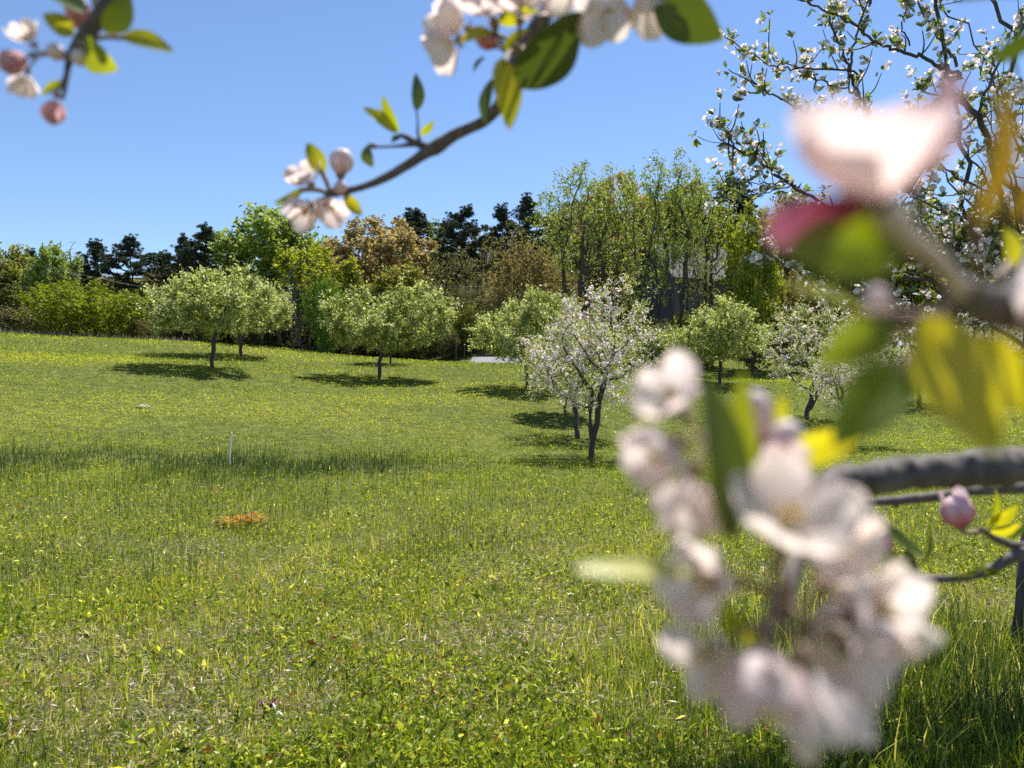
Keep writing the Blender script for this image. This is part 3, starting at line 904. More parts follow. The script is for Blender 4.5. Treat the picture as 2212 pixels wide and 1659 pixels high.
BG = 'bushes along the foot of the wood'
bushes = [('shrub_a', 185, 61, 265, 608, 'w_bush', 'bark_wood', 'wide bright olive green bush on the left crest'),
          ('shrub_a', 40, 64, 150, 660, 'w_dark', 'bark_wood', 'brown-green bush at the left edge above the crest'),
          ('twiggy', 668, 62, 150, 562, 'w_grey', 'bark_grey', 'grey leafless twiggy bush between two apple trees'),
          ('twiggy', 625, 60, 110, 620, 'w_grey', 'bark_grey', 'lower grey leafless bush right of the left apple pair'),
          ('shrub_b', 705, 58, 100, 600, 'w_vivid', 'bark_wood', 'bright green upright bush before the grey brush'),
          ('shrub_b', 905, 63, 100, 640, 'w_olive', 'bark_wood', 'olive bush at right foot of the bronze oak'),
          ('shrub_b', 1130, 62, 150, 520, 'w_orange', 'bark_wood', 'tall orange-brown budding thicket below the shaggy pine'),
          ('shrub_a', 1105, 60, 130, 600, 'w_orange', 'bark_wood', 'orange-brown thicket above the shed roof'),
          ('shrub_b', 1195, 64, 120, 560, 'w_orange', 'bark_wood', 'orange-brown thicket at the foot of the arching tree'),
          ('shrub_b', 1000, 66, 70, 690, 'w_green', 'bark_wood', 'small light green bush on the bank by the fence'),
          ('shrub_a', 960, 64, 70, 705, 'w_dark', 'bark_wood', 'dark tangled brush left of the fence posts'),
          ('shrub_a', 1400, 56, 160, 690, 'w_orange', 'bark_wood', 'low brown brush under the tall multi-stemmed tree'),
          ('shrub_a', 1510, 56, 150, 660, 'w_olive', 'bark_wood', 'olive brush in front of the grey house'),
          ('shrub_a', 1640, 54, 150, 640, 'w_dark', 'bark_wood', 'dark brush behind the green forked apple tree'),
          ('shrub_a', 1830, 52, 180, 690, 'w_dark', 'bark_wood', 'dark brush behind the leaning blossom tree'),
          ('shrub_a', 2010, 50, 180, 690, 'w_dark', 'bark_wood', 'dark brush behind the drooping white tree'),
          ('shrub_a', 2180, 48, 180, 680, 'w_olive', 'bark_wood', 'olive brush low at the right edge'),
          ('shrub_a', 450, 64, 140, 660, 'w_dark', 'bark_wood', 'dark brush behind the leftmost apple trunk'),
          ('shrub_a', 560, 64, 140, 670, 'w_dark', 'bark_wood', 'dark brush behind the left apple pair'),
          ('shrub_a', 760, 62, 130, 690, 'w_dark', 'bark_wood', 'dark brush left behind the lone apple tree'),
          ('shrub_a', 870, 62, 130, 700, 'w_dark', 'bark_wood', 'dark brush right behind the lone apple tree'),
          ('shrub_b', 985, 70, 90, 625, 'w_dark', 'bark_wood', 'dull brown brush under the middle pines'),
          ('shrub_b', 1045, 69, 90, 620, 'w_dark', 'bark_wood', 'dull brown brush right of the middle pines'),
          ('shrub_b', 1020, 66, 80, 655, 'w_olive', 'bark_wood', 'olive brush where the power lines cross the dark trunks'),
          ('shrub_b', 935, 68, 80, 640, 'w_dark', 'bark_wood', 'dull brush between bronze oak and middle pines'),
          ('shrub_b', 1085, 66, 80, 640, 'w_dark', 'bark_wood', 'dull brush left of the orange-brown thicket'),
          ('shrub_a', 330, 63, 110, 680, 'w_dark', 'bark_wood', 'dark brush right of the bright olive bush')]
for k_, u, d, w, v, m, bk, lab in bushes:
    wood_tree(k_, 'bush', u, d, w, v, m, bk, lab, 'bush', BG)

# rows of trees further back that close the wood
rb = random.Random(4)
for i in range(30):
    u = -150 + i * 86 + rb.uniform(-25, 25)
    d = rb.uniform(88, 112)
    sky_v = np.interp(u, [-150, 150, 330, 470, 600, 900, 1180, 1250, 1560, 2300], [560, 575, 575, 545, 520, 520, 480, 420, 430, 420])
    wood_tree(rb.choice(['round_a', 'round_b', 'slim_a', 'oak_a']), 'woodland_tree', u, d, rb.uniform(110, 180), sky_v + rb.uniform(0, 45), rb.choice(['w_dark', 'w_dark', 'w_olive', 'w_tan']),
              'bark_wood', 'dull leafing tree deep in the wood behind the front trees', 'tree', 'trees deep in the wood')

for i in range(26):
    u = -120 + i * 96 + rb.uniform(-25, 25)
    d = rb.uniform(70, 84)
    wood_tree('shrub_a', 'bush', u, d, rb.uniform(130, 190), rb.uniform(610, 660), rb.choice(['w_dark', 'w_dark', 'w_olive']), 'bark_wood', 'dull green brush growing under the trees of the wood', 'bush', 'brush under the trees of the wood')

# ------------------------------------------------------------------ house, shed, fence, wires, small things
def box(buf, x0, x1, y0, y1, z0, z1, mat=0):
    V = [(x, y, z) for z in (z0, z1) for y in (y0, y1) for x in (x0, x1)]
    buf.add(V, [[0, 2, 3, 1], [4, 5, 7, 6], [0, 1, 5, 4], [2, 6, 7, 3], [0, 4, 6, 2], [1, 3, 7, 5]], .5, mat)


def gable_house(name, loc, rz, L, D, hw, hr, label, cat, roof_m, wall_m, windows=True):
    r = empty(name, loc, rz); tag(r, label, cat)
    b = Buf(); x, y = L / 2, D / 2
    V = [(-x, -y, -1), (x, -y, -1), (x, y, -1), (-x, y, -1), (-x, -y, hw), (x, -y, hw), (x, y, hw), (-x, y, hw), (-x, 0, hw + hr), (x, 0, hw + hr)]
    b.add(V, [[0, 1, 5, 4], [2, 3, 7, 6]]); b.f.append((np.array([[1, 2, 6, 9, 5], [3, 0, 4, 8, 7]]), 0))
    b.build('wall', wall_m, r, False)
    o = Buf(); e, th = .35, .12
    s = hr / y
    for sg in (-1, 1):
        yo, zo = sg * (y + e), hw - s * e
        V = [(-x - e, yo, zo + .02), (x + e, yo, zo + .02), (x + e, 0, hw + hr + .02), (-x - e, 0, hw + hr + .02)]
        V += [(a, c, z + th) for a, c, z in V]
        o.add(V, [[0, 1, 2, 3], [4, 7, 6, 5], [0, 4, 5, 1], [1, 5, 6, 2], [2, 6, 7, 3], [3, 7, 4, 0]])
    ro = o.build('roof', roof_m, r, False)
    if windows:
        for k in (-.3, .3):
            f = Buf(); box(f, k * L - .6, k * L + .6, -y - .06, -y + .05, hw * .35, hw * .35 + 1.4)
            fo = f.build('window', M['trim'], r, False)
            g = Buf(); box(g, k * L - .48, k * L + .48, -y - .075, -y - .05, hw * .35 + .12, hw * .35 + 1.28)
            g.build('pane', M['glass'], fo, False)
        c = Buf(); box(c, L * .2, L * .2 + .8, -.4, .4, hw + hr - .6, hw + hr + .9)
        c.build('chimney', M['board'], ro, False)
    return r


hx = (1495 - 1106) / FPX * 72
gable_house('house', (hx, 74, gz1(hx, 74) + 1.0), R_(18), 7.0, 7.5, 3.4, 3.4, 'grey roofed house half hidden behind the tall trees', 'house', M['roof'], M['siding'])
sx_ = (1078 - 1106) / FPX * 53
gable_house('shed', (sx_, 54, gz1(sx_, 54) - 1.72), R_(-14), 3.2, 3.0, 1.1, 1.05, 'low shed with pale grey roof beyond the meadow crest', 'shed', M['tin'], M['board'], False)

fr = empty('fence', P(1010, 750, 64)); tag(fr, 'thin posted fence on the light green bank left of the shed', 'fence')
fr.location.z = 0
for i, u in enumerate((985, 1003, 1018, 1032, 1048)):
    d = 63 + i * .9
    x = (u - 1106) / FPX * d
    z = gz1(x, d)
    b = Buf(); tube(b, [(x - fr.location.x, d - fr.location.y, z - .3), (x - fr.location.x + .02, d - fr.location.y, z + .6), (x - fr.location.x + .03, d - fr.location.y, z + 1.25)], [.06, .055, .05], 7)
    b.build('post', M['post'], fr)
for hh in (.5, 1.0):
    b = Buf()
    pts = []
    for i, u in enumerate((985, 1003, 1018, 1032, 1048)):
        d = 63 + i * .9; x = (u - 1106) / FPX * d
        pts.append((x - fr.location.x, d - fr.location.y - .06, gz1(x, d) + hh))
    tube(b, pts, .008, 4); b.build('wire', M['wire'], fr)

for pts, lab in (([(-500, 505, 60), (0, 561, 60), (200, 598, 60), (330, 622, 60), (620, 648, 60), (950, 621, 61), (1080, 613, 62), (1400, 560, 63)], 'upper sagging power line crossing in front of the wood'),
                 ([(-500, 560, 59), (0, 612, 59), (120, 635, 59), (300, 664, 59), (620, 688, 59), (990, 654, 60), (1060, 646, 61), (1400, 600, 62)], 'lower sagging power line crossing in front of the wood')):
    b = Buf(); q = spline([P(*p) for p in pts], 60)
    tube(b, q, .013, 5); o = b.build('power_line', M['wire']); tag(o, lab, 'power line', 'power lines')

b = Buf(); q0 = P(495, 1005, 14.9)
zg = gz1(q0[0], q0[1])
qs = np.array([(q0[0], q0[1], zg - .1), (q0[0] + .012, q0[1], zg + .2), (q0[0] + .03, q0[1], zg + .4), (q0[0] + .05, q0[1], zg + .62)])
tube(b, spline(qs, 12), np.linspace(.017, .013, 12), 6, rng=rng, rough=.05)
tag(b.build('stake', M['stake']), 'thin white stake standing in the dark grass strip at left', 'stake')

# pale stone in the meadow
b = Buf(); xs_ = (308 - 1106) / FPX * 23; zs = gz1(xs_, 23)
tt = np.linspace(0, PI, 8); pp = np.arange(12) / 12 * 2 * PI
rr = np.random.default_rng(5)
V = np.array([(xs_ + .22 * math.sin(a) * math.cos(c) * (1 + .12 * rr.normal()), 23 + .15 * math.sin(a) * math.sin(c), zs + .03 + .07 * math.cos(a) * (1 + .1 * rr.normal())) for a in tt for c in pp])
b.add(V, [[i * 12 + j, i * 12 + (j + 1) % 12, (i + 1) * 12 + (j + 1) % 12, (i + 1) * 12 + j] for i in range(7) for j in range(12)])
tag(b.build('stone', M['stone'], None, False), 'pale stone lying in the yellow-green meadow at left', 'stone')


def leaf_geo(buf, base, tip, width, nrm, fold=.25, curl=.12, tint=.5, mat=0, nu=9, nv=5, wave=0.0, rng=None):
    base, tip, nrm = map(lambda a: np.asarray(a, float), (base, tip, nrm))
    ax = tip - base; L = np.linalg.norm(ax); ax = ax / L
    nrm = unit(nrm - ax * (nrm @ ax)); sd = np.cross(nrm, ax)
    t = np.linspace(0, 1, nu); s = np.linspace(-1, 1, nv)
    w = width * .5 * np.sin(PI * t ** .82) ** .75
    w[0] = width * .03; w[-1] = width * .01
    T, Sx = np.meshgrid(t, s, indexing='ij')
    off = fold * np.abs(Sx) * w[:, None] + curl * L * (4 * T * (1 - T)) * .5
    if wave:
        off = off + wave * width * np.sin(T * 9 + Sx * 3) * np.abs(Sx) * .5
    V = base + ax * (T * L)[..., None] + sd * (Sx * w[:, None])[..., None] + nrm * off[..., None]
    i = np.arange(nu - 1)[:, None] * nv; j = np.arange(nv - 1)[None]
    tint = np.asarray(tint)
    if tint.ndim == 0:
        tint = np.full((nu, nv), float(tint))
    buf.add(V.reshape(-1, 3), np.stack([i + j, i + j + 1, i + nv + j + 1, i + nv + j], -1).reshape(-1, 4), tint.ravel(), mat)


def small_plant(name, loc, n, size, spread, mat, label, cat, seed, tints=(0, 1)):
    rr = np.random.default_rng(seed)
    root = empty(name, loc); tag(root, label, cat)
    s, l = Buf(), Buf()
    for k in range(n):
        a = rr.uniform(0, 2 * PI); r0 = spread * rr.random() ** .6
        foot = np.array((math.cos(a) * r0 * .5, math.sin(a) * r0 * .5, -.02)); top = np.array((math.cos(a) * r0, math.sin(a) * r0, rr.uniform(.03, .085)))
        tube(s, [foot, (foot + top) / 2 + rr.normal(0, .01, 3), top], [.0025, .002, .0015], 4)
        for j in range(3):
            b_ = a + (j - 1) * 1.1 + rr.normal(0, .3)
            L = size * rr.uniform(.7, 1.3)
            leaf_geo(l, top, top + np.array((math.cos(b_), math.sin(b_), rr.uniform(-.2, .5))) * L, L * .55, (0, 0, 1), .2, .15, rr.uniform(*tints))
    s.build('stem', M['calyx'], root); l.build('foliage', mat, root)
    return root


x_ = (532 - 1106) / FPX * 8.8
small_plant('weed_plant', (x_, 8.8, gz1(x_, 8.8)), 64, .055, .29, M['orange_leaf'], 'low weed plant with orange and yellow leaves in the grass', 'plant', 8)
x_ = (588 - 1106) / FPX * 3.75
small_plant('red_sprig', (x_, 3.75, gz1(x_, 3.75)), 5, .035, .05, M['red_leaf'], 'small dark red leaved sprig in the near grass', 'plant', 9)
b = Buf(); q = P(598, 1562, 3.68); zz_ = gz1(q[0], q[1])
tube(b, spline([(q[0] - .03, q[1] + .03, zz_ + .075), (q[0], q[1], zz_ + .05), (q[0] + .035, q[1] - .02, zz_ + .035)], 8), [.004, .006, .007, .008, .008, .007, .006, .004], 6)
tag(b.build('twig', M['stake']), 'short pale twig lying beside the dark red sprig', 'twig')

# ------------------------------------------------------------------ blossom, leaf and bud builders for the near boughs
def petal_geo(buf, base, d, nrm, L, W, cup, rng, t0=.9, t1=.45, mat=0, nu=8, nv=7):
    """obovate petal from its claw: direction d, inner face nrm"""
    d = unit(d); nrm = unit(nrm - d * (np.dot(nrm, d))); sd = np.cross(nrm, d)
    t = np.linspace(0, 1, nu); s = np.linspace(-1, 1, nv)
    T, Sx = np.meshgrid(t, s, indexing='ij')
    w = W * .5 * (np.sin(PI * np.clip(t * .80 + .06, 0, 1) ** 1.25) ** .8)
    end = 1 - .13 * Sx ** 2 * T ** 3 - .03 * np.exp(-(Sx / .22) ** 2) * T ** 4
    th = cup * (T - .12)
    fwd = np.where(T > 0, np.sin(th * 1.0) / np.maximum(cup, .05), 0) + .12
    rise = (1 - np.cos(th)) / max(cup, .05)
    a, b2 = rng.uniform(-.13, .13), rng.uniform(0, 6)
    off = rise * L + .18 * Sx ** 2 * w[:, None] + L * a * np.sin(3 * Sx + b2) * T
    V = base + d * (fwd * end * L)[..., None] + sd * (Sx * w[:, None])[..., None] + nrm * off[..., None]
    tint = t0 + (t1 - t0) * np.clip(np.abs(Sx) ** 2 * .5 + T ** 3 * .5, 0, 1) + rng.normal(0, .05)
    i = np.arange(nu - 1)[:, None] * nv; j = np.arange(nv - 1)[None]
    buf.add(V.reshape(-1, 3), np.stack([i + j, i + j + 1, i + nv + j + 1, i + nv + j], -1).reshape(-1, 4), np.clip(tint, 0, 1).ravel(), mat)


def frame(ax):
    ax = unit(ax)
    a = unit(np.cross(ax, (0.31, 0.2, 0.93))); return ax, a, np.cross(ax, a)


def flower(bough, c, axis, L, opn=65, attach=None, seed=0, t0=.95, t1=.6, twist=0.0, n=5, stamens=True, lab=None):
    """apple blossom: petals, stamens, calyx and stalk in one mesh"""
    r = np.random.default_rng(seed + 1000)
    b = Buf(); c = np.asarray(c, float)
    ax, a, e = frame(axis)
    for k in range(n):
        q = k * 2 * PI / 5 + twist + r.normal(0, .1)
        rad = math.cos(q) * a + math.sin(q) * e
        o = R_(opn + r.normal(0, 10))
        d = math.cos(o) * ax + math.sin(o) * rad
        nn = math.sin(o) * ax - math.cos(o) * rad
        petal_geo(b, c + rad * L * .05, d, nn, L * r.uniform(.92, 1.08), L * r.uniform(.72, .86), r.uniform(.35, 1.0), r, t0, t1)
    if stamens:
        for k in range(15):
            q = r.uniform(0, 2 * PI); s = r.uniform(.05, .5)
            d = unit(ax + s * (math.cos(q) * a + math.sin(q) * e)); l = L * r.uniform(.32, .48)
            tube(b, [c, c + d * l * .5, c + d * l], L * .012, 4, .95, 0)
            tube(b, [c + d * l, c + d * (l + L * .03), c + d * (l + L * .07)], [L * .03, L * .055, L * .025], 5, .5, 1)
    tube(b, [c - ax * L * .28, c - ax * L * .2, c - ax * L * .08, c], [L * .05, L * .11, L * .1, L * .07], 8, .5, 2)
    for k in range(5):
        q = k * 2 * PI / 5 + twist + .6; rad = math.cos(q) * a + math.sin(q) * e
        leaf_geo(b, c - ax * L * .06, c - ax * L * .1 + rad * L * .33, L * .13, ax, .2, .1, .5, 2, 5, 3)
    if attach is not None:
        at = np.asarray(attach, float); f0 = c - ax * L * .28
        mid = f0 - ax * np.linalg.norm(at - f0) * .35
        tube(b, spline([f0, .5 * mid + .25 * (f0 + at), at], 8), L * .045, 6, .5, 2)
    o = b.build('blossom', [M['petal'], M['anther'], M['calyx']], bough)
    if lab:
        o['label'] = lab
    return o


def bud(bough, c, axis, R, attach=None, seed=0, t=(0.1, .8), elong=1.35, opening=0.0, lab=None):
    """closed bud: five wrapped petals over a calyx"""
    r = np.random.default_rng(seed + 500)
    b = Buf(); ax, a, e = frame(axis); c = np.asarray(c, float)
    nt_, npz = 10, 20
    th = np.linspace(0.04, PI - .04, nt_); ph = np.arange(npz) / npz * 2 * PI
    TH, PH = np.meshgrid(th, ph, indexing='ij')
    rad = R * np.sin(TH) ** .9 * (1 + .09 * np.abs(np.sin(2.5 * PH + 1.6 * TH)))
    h = -np.cos(TH) * R * elong
    V = c + ax * h[..., None] + rad[..., None] * (np.cos(PH)[..., None] * a + np.sin(PH)[..., None] * e)
    i = np.arange(nt_ - 1)[:, None] * npz; j = np.arange(npz)[None]; k = (j + 1) % npz
    tint = t[0] + (t[1] - t[0]) * (0.5 - .5 * np.cos(TH)) + .12 * np.sin(5 * PH)
    b.add(V.reshape(-1, 3), np.stack([i + j, i + k, i + npz + k, i + npz + j], -1).reshape(-1, 4), np.clip(tint, 0, 1).ravel(), 0)
    if opening:
        for m in range(2):
            q = m * 2.2 + seed; rd = math.cos(q) * a + math.sin(q) * e
            petal_geo(b, c + rd * R * .5 + ax * R * .2, unit(ax + rd * .45), unit(rd * -1 + ax * .4), R * 1.5, R * 1.3, .6, r, t[1], t[1])
    base = c - ax * R * elong
    tube(b, [base - ax * R * .5, base - ax * R * .2, base + ax * R * .12], [R * .2, R * .42, R * .5], 8, .5, 1)
    for m in range(5):
        q = m * 2 * PI / 5; rd = math.cos(q) * a + math.sin(q) * e
        leaf_geo(b, base + rd * R * .4, base + rd * R * 1.05 + ax * R * 1.0, R * .45, -rd, .2, -.2, .5, 1, 5, 3)
    if attach is not None:
        at = np.asarray(attach, float); f0 = base - ax * R * .5
        mid = f0 - ax * np.linalg.norm(at - f0) * .35
        tube(b, spline([f0, .5 * mid + .25 * (f0 + at), at], 8), R * .16, 6, .5, 1)
    o = b.build('bud', [M['bud'], M['calyx']], bough)
    if lab:
        o['label'] = lab
    return o


def leaf(bough, p0, p1, wpx, roll=0.0, dark=False, fold=.25, curl=.12, tint=.5, stalk=None, lab=None, n0=None):
    """leaf from (u, v, d) to (u, v, d); roll turns it about its own axis away from facing the viewer"""
    a, c = P(*p0), P(*p1)
    ax = unit(c - a)
    f = np.array((0, -1.0, 0)) if n0 is None else np.asarray(n0, float)
    f = unit(f - ax * (f @ ax)); s = np.cross(ax, f)
    nrm = math.cos(roll) * f + math.sin(roll) * s
    b = Buf()
    d = .5 * (p0[2] + p1[2])
    leaf_geo(b, a, c, wpx / FPX * d, nrm, fold, curl, tint, 0, 12, 7, .04)
    if stalk is not None:
        q = P(*stalk)
        tube(b, spline([q, (q + a) / 2 + np.array((0, 0, .001)), a + ax * .15 * np.linalg.norm(c - a)], 6), max(.0006, .0035 * d), 5, .5, 1)
    o = b.build('leaf', [M['dark_leaf' if dark is True else dark or 'near_leaf'], M['calyx']], bough)
    if lab:
        o['label'] = lab
    return o


def limb(bough, pts, sides=10, n=40, name='branch', seed=1, mat='bark_near', rough=.04):
    """pts: (u, v, d, thickness in px)"""
    q = np.array([(*P(u, v, d), t / 2 / FPX * d) for u, v, d, t in pts])
    s = spline(q, n)
    r = np.random.default_rng(seed)
    b = Buf(); rad = np.maximum(s[:, 3], .0004) * (1 + .07 * np.interp(np.arange(n), np.arange(0, n, 3), r.normal(size=len(np.arange(0, n, 3)))))
    tube(b, s[:, :3], rad, sides, .5, 0, rough, r)
    return b.build(name, M[mat], bough)


# ------------------------------------------------------------------ bough in the top left corner
B1 = empty('apple_bough', P(200, 60, .42)); tag(B1, 'blurred flowering bough hanging into the top left corner', 'flowering bough', 'near flowering boughs')


def under(root):
    """children keep world coordinates although the root stands at its own spot"""
    inv = root.matrix_world
    for c in [o for o in bpy.data.objects if o.parent is root]:
        c.location = c.location - root.location


D = .42
limb(B1, [(430, -420, .46, 52), (320, -160, .44, 46), (240, 0, D, 42), (205, 50, D, 36), (172, 92, D, 30), (150, 130, D, 16), (140, 190, D, 10), (135, 215, D, 7)])
leaf(B1, (185, 30, D), (78, -20, D), 75, .9, True, tint=.3, lab=None)
leaf(B1, (160, 75, D), (92, 30, .41), 46, .2, tint=.8)
leaf(B1, (262, 78, D), (376, 112, .43), 52, -.5, tint=.75, stalk=(185, 90, D))
leaf(B1, (180, 98, .41), (256, 150, .40), 70, .5, tint=.5, stalk=(165, 92, D))
leaf(B1, (225, 70, .41), (282, -10, .41), 60, 1.0, True, tint=.7)
leaf(B1, (142, 180, D), (88, 205, D), 28, .3, tint=.7, stalk=(146, 150, D))
leaf(B1, (205, 20, .44), (240, -60, .44), 60, -.8, True)
bud(B1, P(170, 28, .43), (-.3, -.3, .9), .0066, P(175, 88, D), 1, (.35, .9))
flower(B1, P(70, 92, .42), (-.5, -.3, .8), .0135, 55, P(160, 110, D), 2)
flower(B1, P(62, 122, .41), (-.85, -.2, -.45), .0155, 20, P(150, 125, D), 3, .3, .2, lab='dark mauve pink half open blossom')
flower(B1, P(58, 160, .43), (-.4, .2, -.85), .014, 45, P(150, 125, D), 4)
flower(B1, P(122, 212, .42), (-.15, -.1, -1), .0145, 15, P(138, 185, D), 5, .3, .22, stamens=False, lab='closed mauve blossom hanging on its stalk')
bud(B1, P(120, 112, .41), (-.5, -.6, .2), .004, P(152, 118, D), 6, (.7, 1.0), 1.2)
bud(B1, P(172, 124, .41), (.5, -.7, -.2), .0042, P(160, 110, D), 7, (.8, 1.0), 1.1)

# ------------------------------------------------------------------ bough across the top centre
B2 = empty('apple_bough', P(1040, 265, .55)); tag(B2, 'flowering bough reaching down from top centre, ending in pink blossom', 'flowering bough', 'near flowering boughs')
D = .56
limb(B2, [(1560, -520, .46, 60), (1330, -170, .49, 50), (1185, 20, .51, 40), (1120, 130, .53, 34), (1085, 215, .54, 28), (1045, 262, .55, 24), (985, 290, D, 25), (945, 316, D, 32), (920, 330, D, 27), (890, 350, D, 22), (830, 385, D, 18), (770, 408, D, 15), (725, 415, D, 22), (705, 420, D, 10)], n=60)
limb(B2, [(935, 322, D, 18), (905, 312, D, 13), (850, 316, D, 7), (800, 318, D, 5)], 6, 14, 'spur')
limb(B2, [(925, 322, D, 16), (905, 300, D, 8), (902, 260, D, 5), (900, 235, D, 4)], 6, 14, 'spur')
limb(B2, [(910, 315, D, 16), (880, 298, D, 14), (862, 290, D, 8)], 6, 10, 'spur')
leaf(B2, (1120, 190, .44), (1255, 25, .42), 150, 1.0, True, .12, .05, .25, (1095, 220, .5), 'large dark green oval leaf')
leaf(B2, (1085, 125, .46), (1100, 282, .45), 66, -.35, False, .2, .1, .75, (1110, 110, .5))
leaf(B2, (1062, 170, .5), (1050, 272, .5), 48, .9, True, .2, .1, .3, (1085, 180, .52))
leaf(B2, (1048, 122, .52), (1022, 156, .52), 20, .8, True)
leaf(B2, (898, 240, D), (898, 158, D), 36, .8, True, .25, .1, .6)
leaf(B2, (858, 288, D), (784, 232, D), 34, .5, tint=.75)
leaf(B2, (862, 285, D), (826, 205, D), 32, -.7, tint=.5)
leaf(B2, (866, 296, D), (845, 308, D), 26, .7, True)
leaf(B2, (908, 292, D), (938, 262, D), 18, .6, tint=.6)
leaf(B2, (790, 316, D), (806, 362, D), 32, .5, True, .3, .15, .8, (812, 317, D))
leaf(B2, (698, 378, D), (664, 308, D), 40, .3, tint=.7, stalk=(712, 412, D))
leaf(B2, (658, 405, D), (590, 437, D), 34, .7, tint=.7, stalk=(712, 420, D), curl=-.3)
leaf(B2, (745, 420, D), (782, 466, D), 30, -.3, tint=.9, stalk=(735, 412, D), curl=-.25)
bud(B2, P(738, 348, D), (.15, -.3, .95), .0082, P(716, 412, D), 12, (.8, 1.0), 1.1)
flower(B2, P(668, 395, D), (-.5, -.65, .5), .019, 62, P(712, 418, D), 13, .7, .45)
flower(B2, P(672, 445, D), (-.25, -.7, -.6), .021, 62, P(708, 424, D), 14, .75, .45)
flower(B2, P(705, 440, .57), (.45, -.6, -.65), .019, 60, P(710, 424, D), 15, .7, .4)
bud(B2, P(735, 405, .55), (.6, -.7, .2), .0042, P(715, 418, D), 16, (.6, .9))
# upper cluster
flower(B2, P(1005, 60, .47), (-.85, -.3, .3), .025, 55, P(1130, 105, .52), 17, .95, .75)
flower(B2, P(985, 90, .46), (-.8, -.2, -.5), .022, 58, P(1125, 115, .52), 18)
flower(B2, P(1065, 38, .46), (-.2, -.6, .75), .027, 64, P(1135, 95, .52), 19, .7, .4)
flower(B2, P(1125, 28, .45), (.1, -.7, .7), .026, 66, P(1140, 90, .52), 20, .8, .45)
bud(B2, P(1050, 85, .47), (-.5, -.6, .1), .0055, P(1125, 115, .52), 21, (.2, .6))
leaf(B2, (1060, 65, .46), (992, 92, .455), 34, .3, tint=.75, stalk=(1120, 105, .5))
leaf(B2, (1075, 48, .46), (1165, 12, .455), 40, .5, tint=.7)
leaf(B2, (1090, 110, .47), (1145, 60, .47), 34, -.6, tint=.55)
flower(B2, P(1300, -15, .42), (.1, -.25, -.95), .026, 52, P(1200, -40, .5), 22, .95, .8)
flower(B2, P(1395, -30, .42), (.35, -.3, -.9), .030, 42, P(1240, -60, .5), 23, .95, .85)
flower(B2, P(1235, -40, .43), (-.3, -.6, -.5), .022, 60, P(1200, -40, .5), 24, .9, .6)
leaf(B2, (1415, -25, .40), (1560, 85, .39), 120, .9, True, .15, .1, .4, (1300, -90, .48), 'dark green leaf with bright lime spots')
leaf(B2, (1440, -60, .41), (1500, 25, .41), 50, -.3, tint=.6)

# ------------------------------------------------------------------ nearest bough at right: the pink backed flower
B3 = empty('apple_bough', P(2085, 640, .15)); tag(B3, 'very blurred near bough with a deep pink backed flower at right', 'flowering bough', 'near flowering boughs')
limb(B3, [(3000, 300, .26, 110), (2560, 560, .21, 105), (2300, 655, .185, 100), (2180, 668, .17, 95), (2110, 650, .158, 80), (2070, 630, .15, 60)], 12)
limb(B3, [(2200, 690, .175, 40), (2225, 560, .2, 24), (2235, 400, .23, 20), (2240, 200, .27, 20), (2260, 60, .31, 22)], 10, 24, 'spur')
leaf(B3, (2200, 200, .28), (2150, 70, .28), 60, 1.0, True, .2, .1, .4, (2238, 230, .265))
c0 = P(1895, 445, .122)
bl = Buf(); r_ = np.random.default_rng(77)
for d_, n_, L_, W_, cup, ta, tb, mt in (((-.85, -.30, .42), (.3, -.2, .9), .0225, .0215, .8, .48, .42, 0), ((-.35, -.75, .55), (.1, .2, .9), .0165, .023, .8, .5, .45, 0),
                                        ((.72, -.2, .85), (-.8, .1, .5), .0225, .015, .5, .48, .3, 0), ((.1, .75, .72), (0, -.8, .5), .019, .018, .6, .6, .4, 0),
                                        ((-.95, .12, .06), (.1, -.3, -1), .0175, .0155, .5, .1, .9, 3)):
    petal_geo(bl, c0, np.array(d_), np.array(n_), L_, W_, cup, r_, ta, tb, mt, 12, 9)
for k in range(14):
    d_ = unit(np.array((-.1, -.1, 1.0)) + r_.normal(0, .28, 3)); l_ = .0075
    tube(bl, [c0, c0 + d_ * l_ * .5, c0 + d_ * l_], .0002, 4, .95, 0)
    tube(bl, [c0 + d_ * l_, c0 + d_ * (l_ + .0006), c0 + d_ * (l_ + .0012)], [.0004, .0007, .0003], 5, .5, 1)
at = P(2085, 640, .152)
tube(bl, [c0 + np.array((0, 0, .0005)), c0 * .85 + at * .15, c0 * .7 + at * .3], [.0022, .0028, .0021], 8, .5, 4)
tube(bl, spline([c0 * .72 + at * .28, c0 * .4 + at * .6 + np.array((.001, 0, .0006)), at], 8), [.0019, .0017, .0016, .0016, .0016, .0017, .002, .0024], 7, .5, 4)
o = bl.build('blossom', [M['petal'], M['anther'], M['calyx'], M['crimson'], M['pale_stalk']], B3); o['label'] = 'huge blurred white flower with crimson outer petal'
leaf(B3, (1950, 525, .13), (1690, 545, .125), 170, .1, False, .2, .1, .15, (2070, 640, .15))
leaf(B3, (1885, 690, .15), (1700, 618, .145), 60, 0, 'pale_leaf', .3, .1, .1, (2050, 690, .155), None, (0, -.55, .83))
leaf(B3, (1930, 700, .15), (1770, 790, .15), 100, .35, False, .2, .1, .3, (2060, 680, .155))
leaf(B3, (2000, 680, .15), (2155, 985, .14), 150, 0, False, .2, .08, 1.0, (2100, 650, .155), 'long yellow-green leaf pointing down', (-.45, -.85, -.3))
leaf(B3, (2120, 720, .15), (2230, 900, .145), 90, 0, False, .2, .1, 1.0, None, None, (-.3, -.85, -.4))
leaf(B3, (2105, 500, .13), (2165, 170, .12), 140, .6, 'tan_leaf', .2, .1, .6, (2120, 640, .15), 'tan green leaf rising at the right edge')
leaf(B3, (2170, 480, .125), (2290, 230, .12), 120, .6, 'tan_leaf', .2, .1, .5)
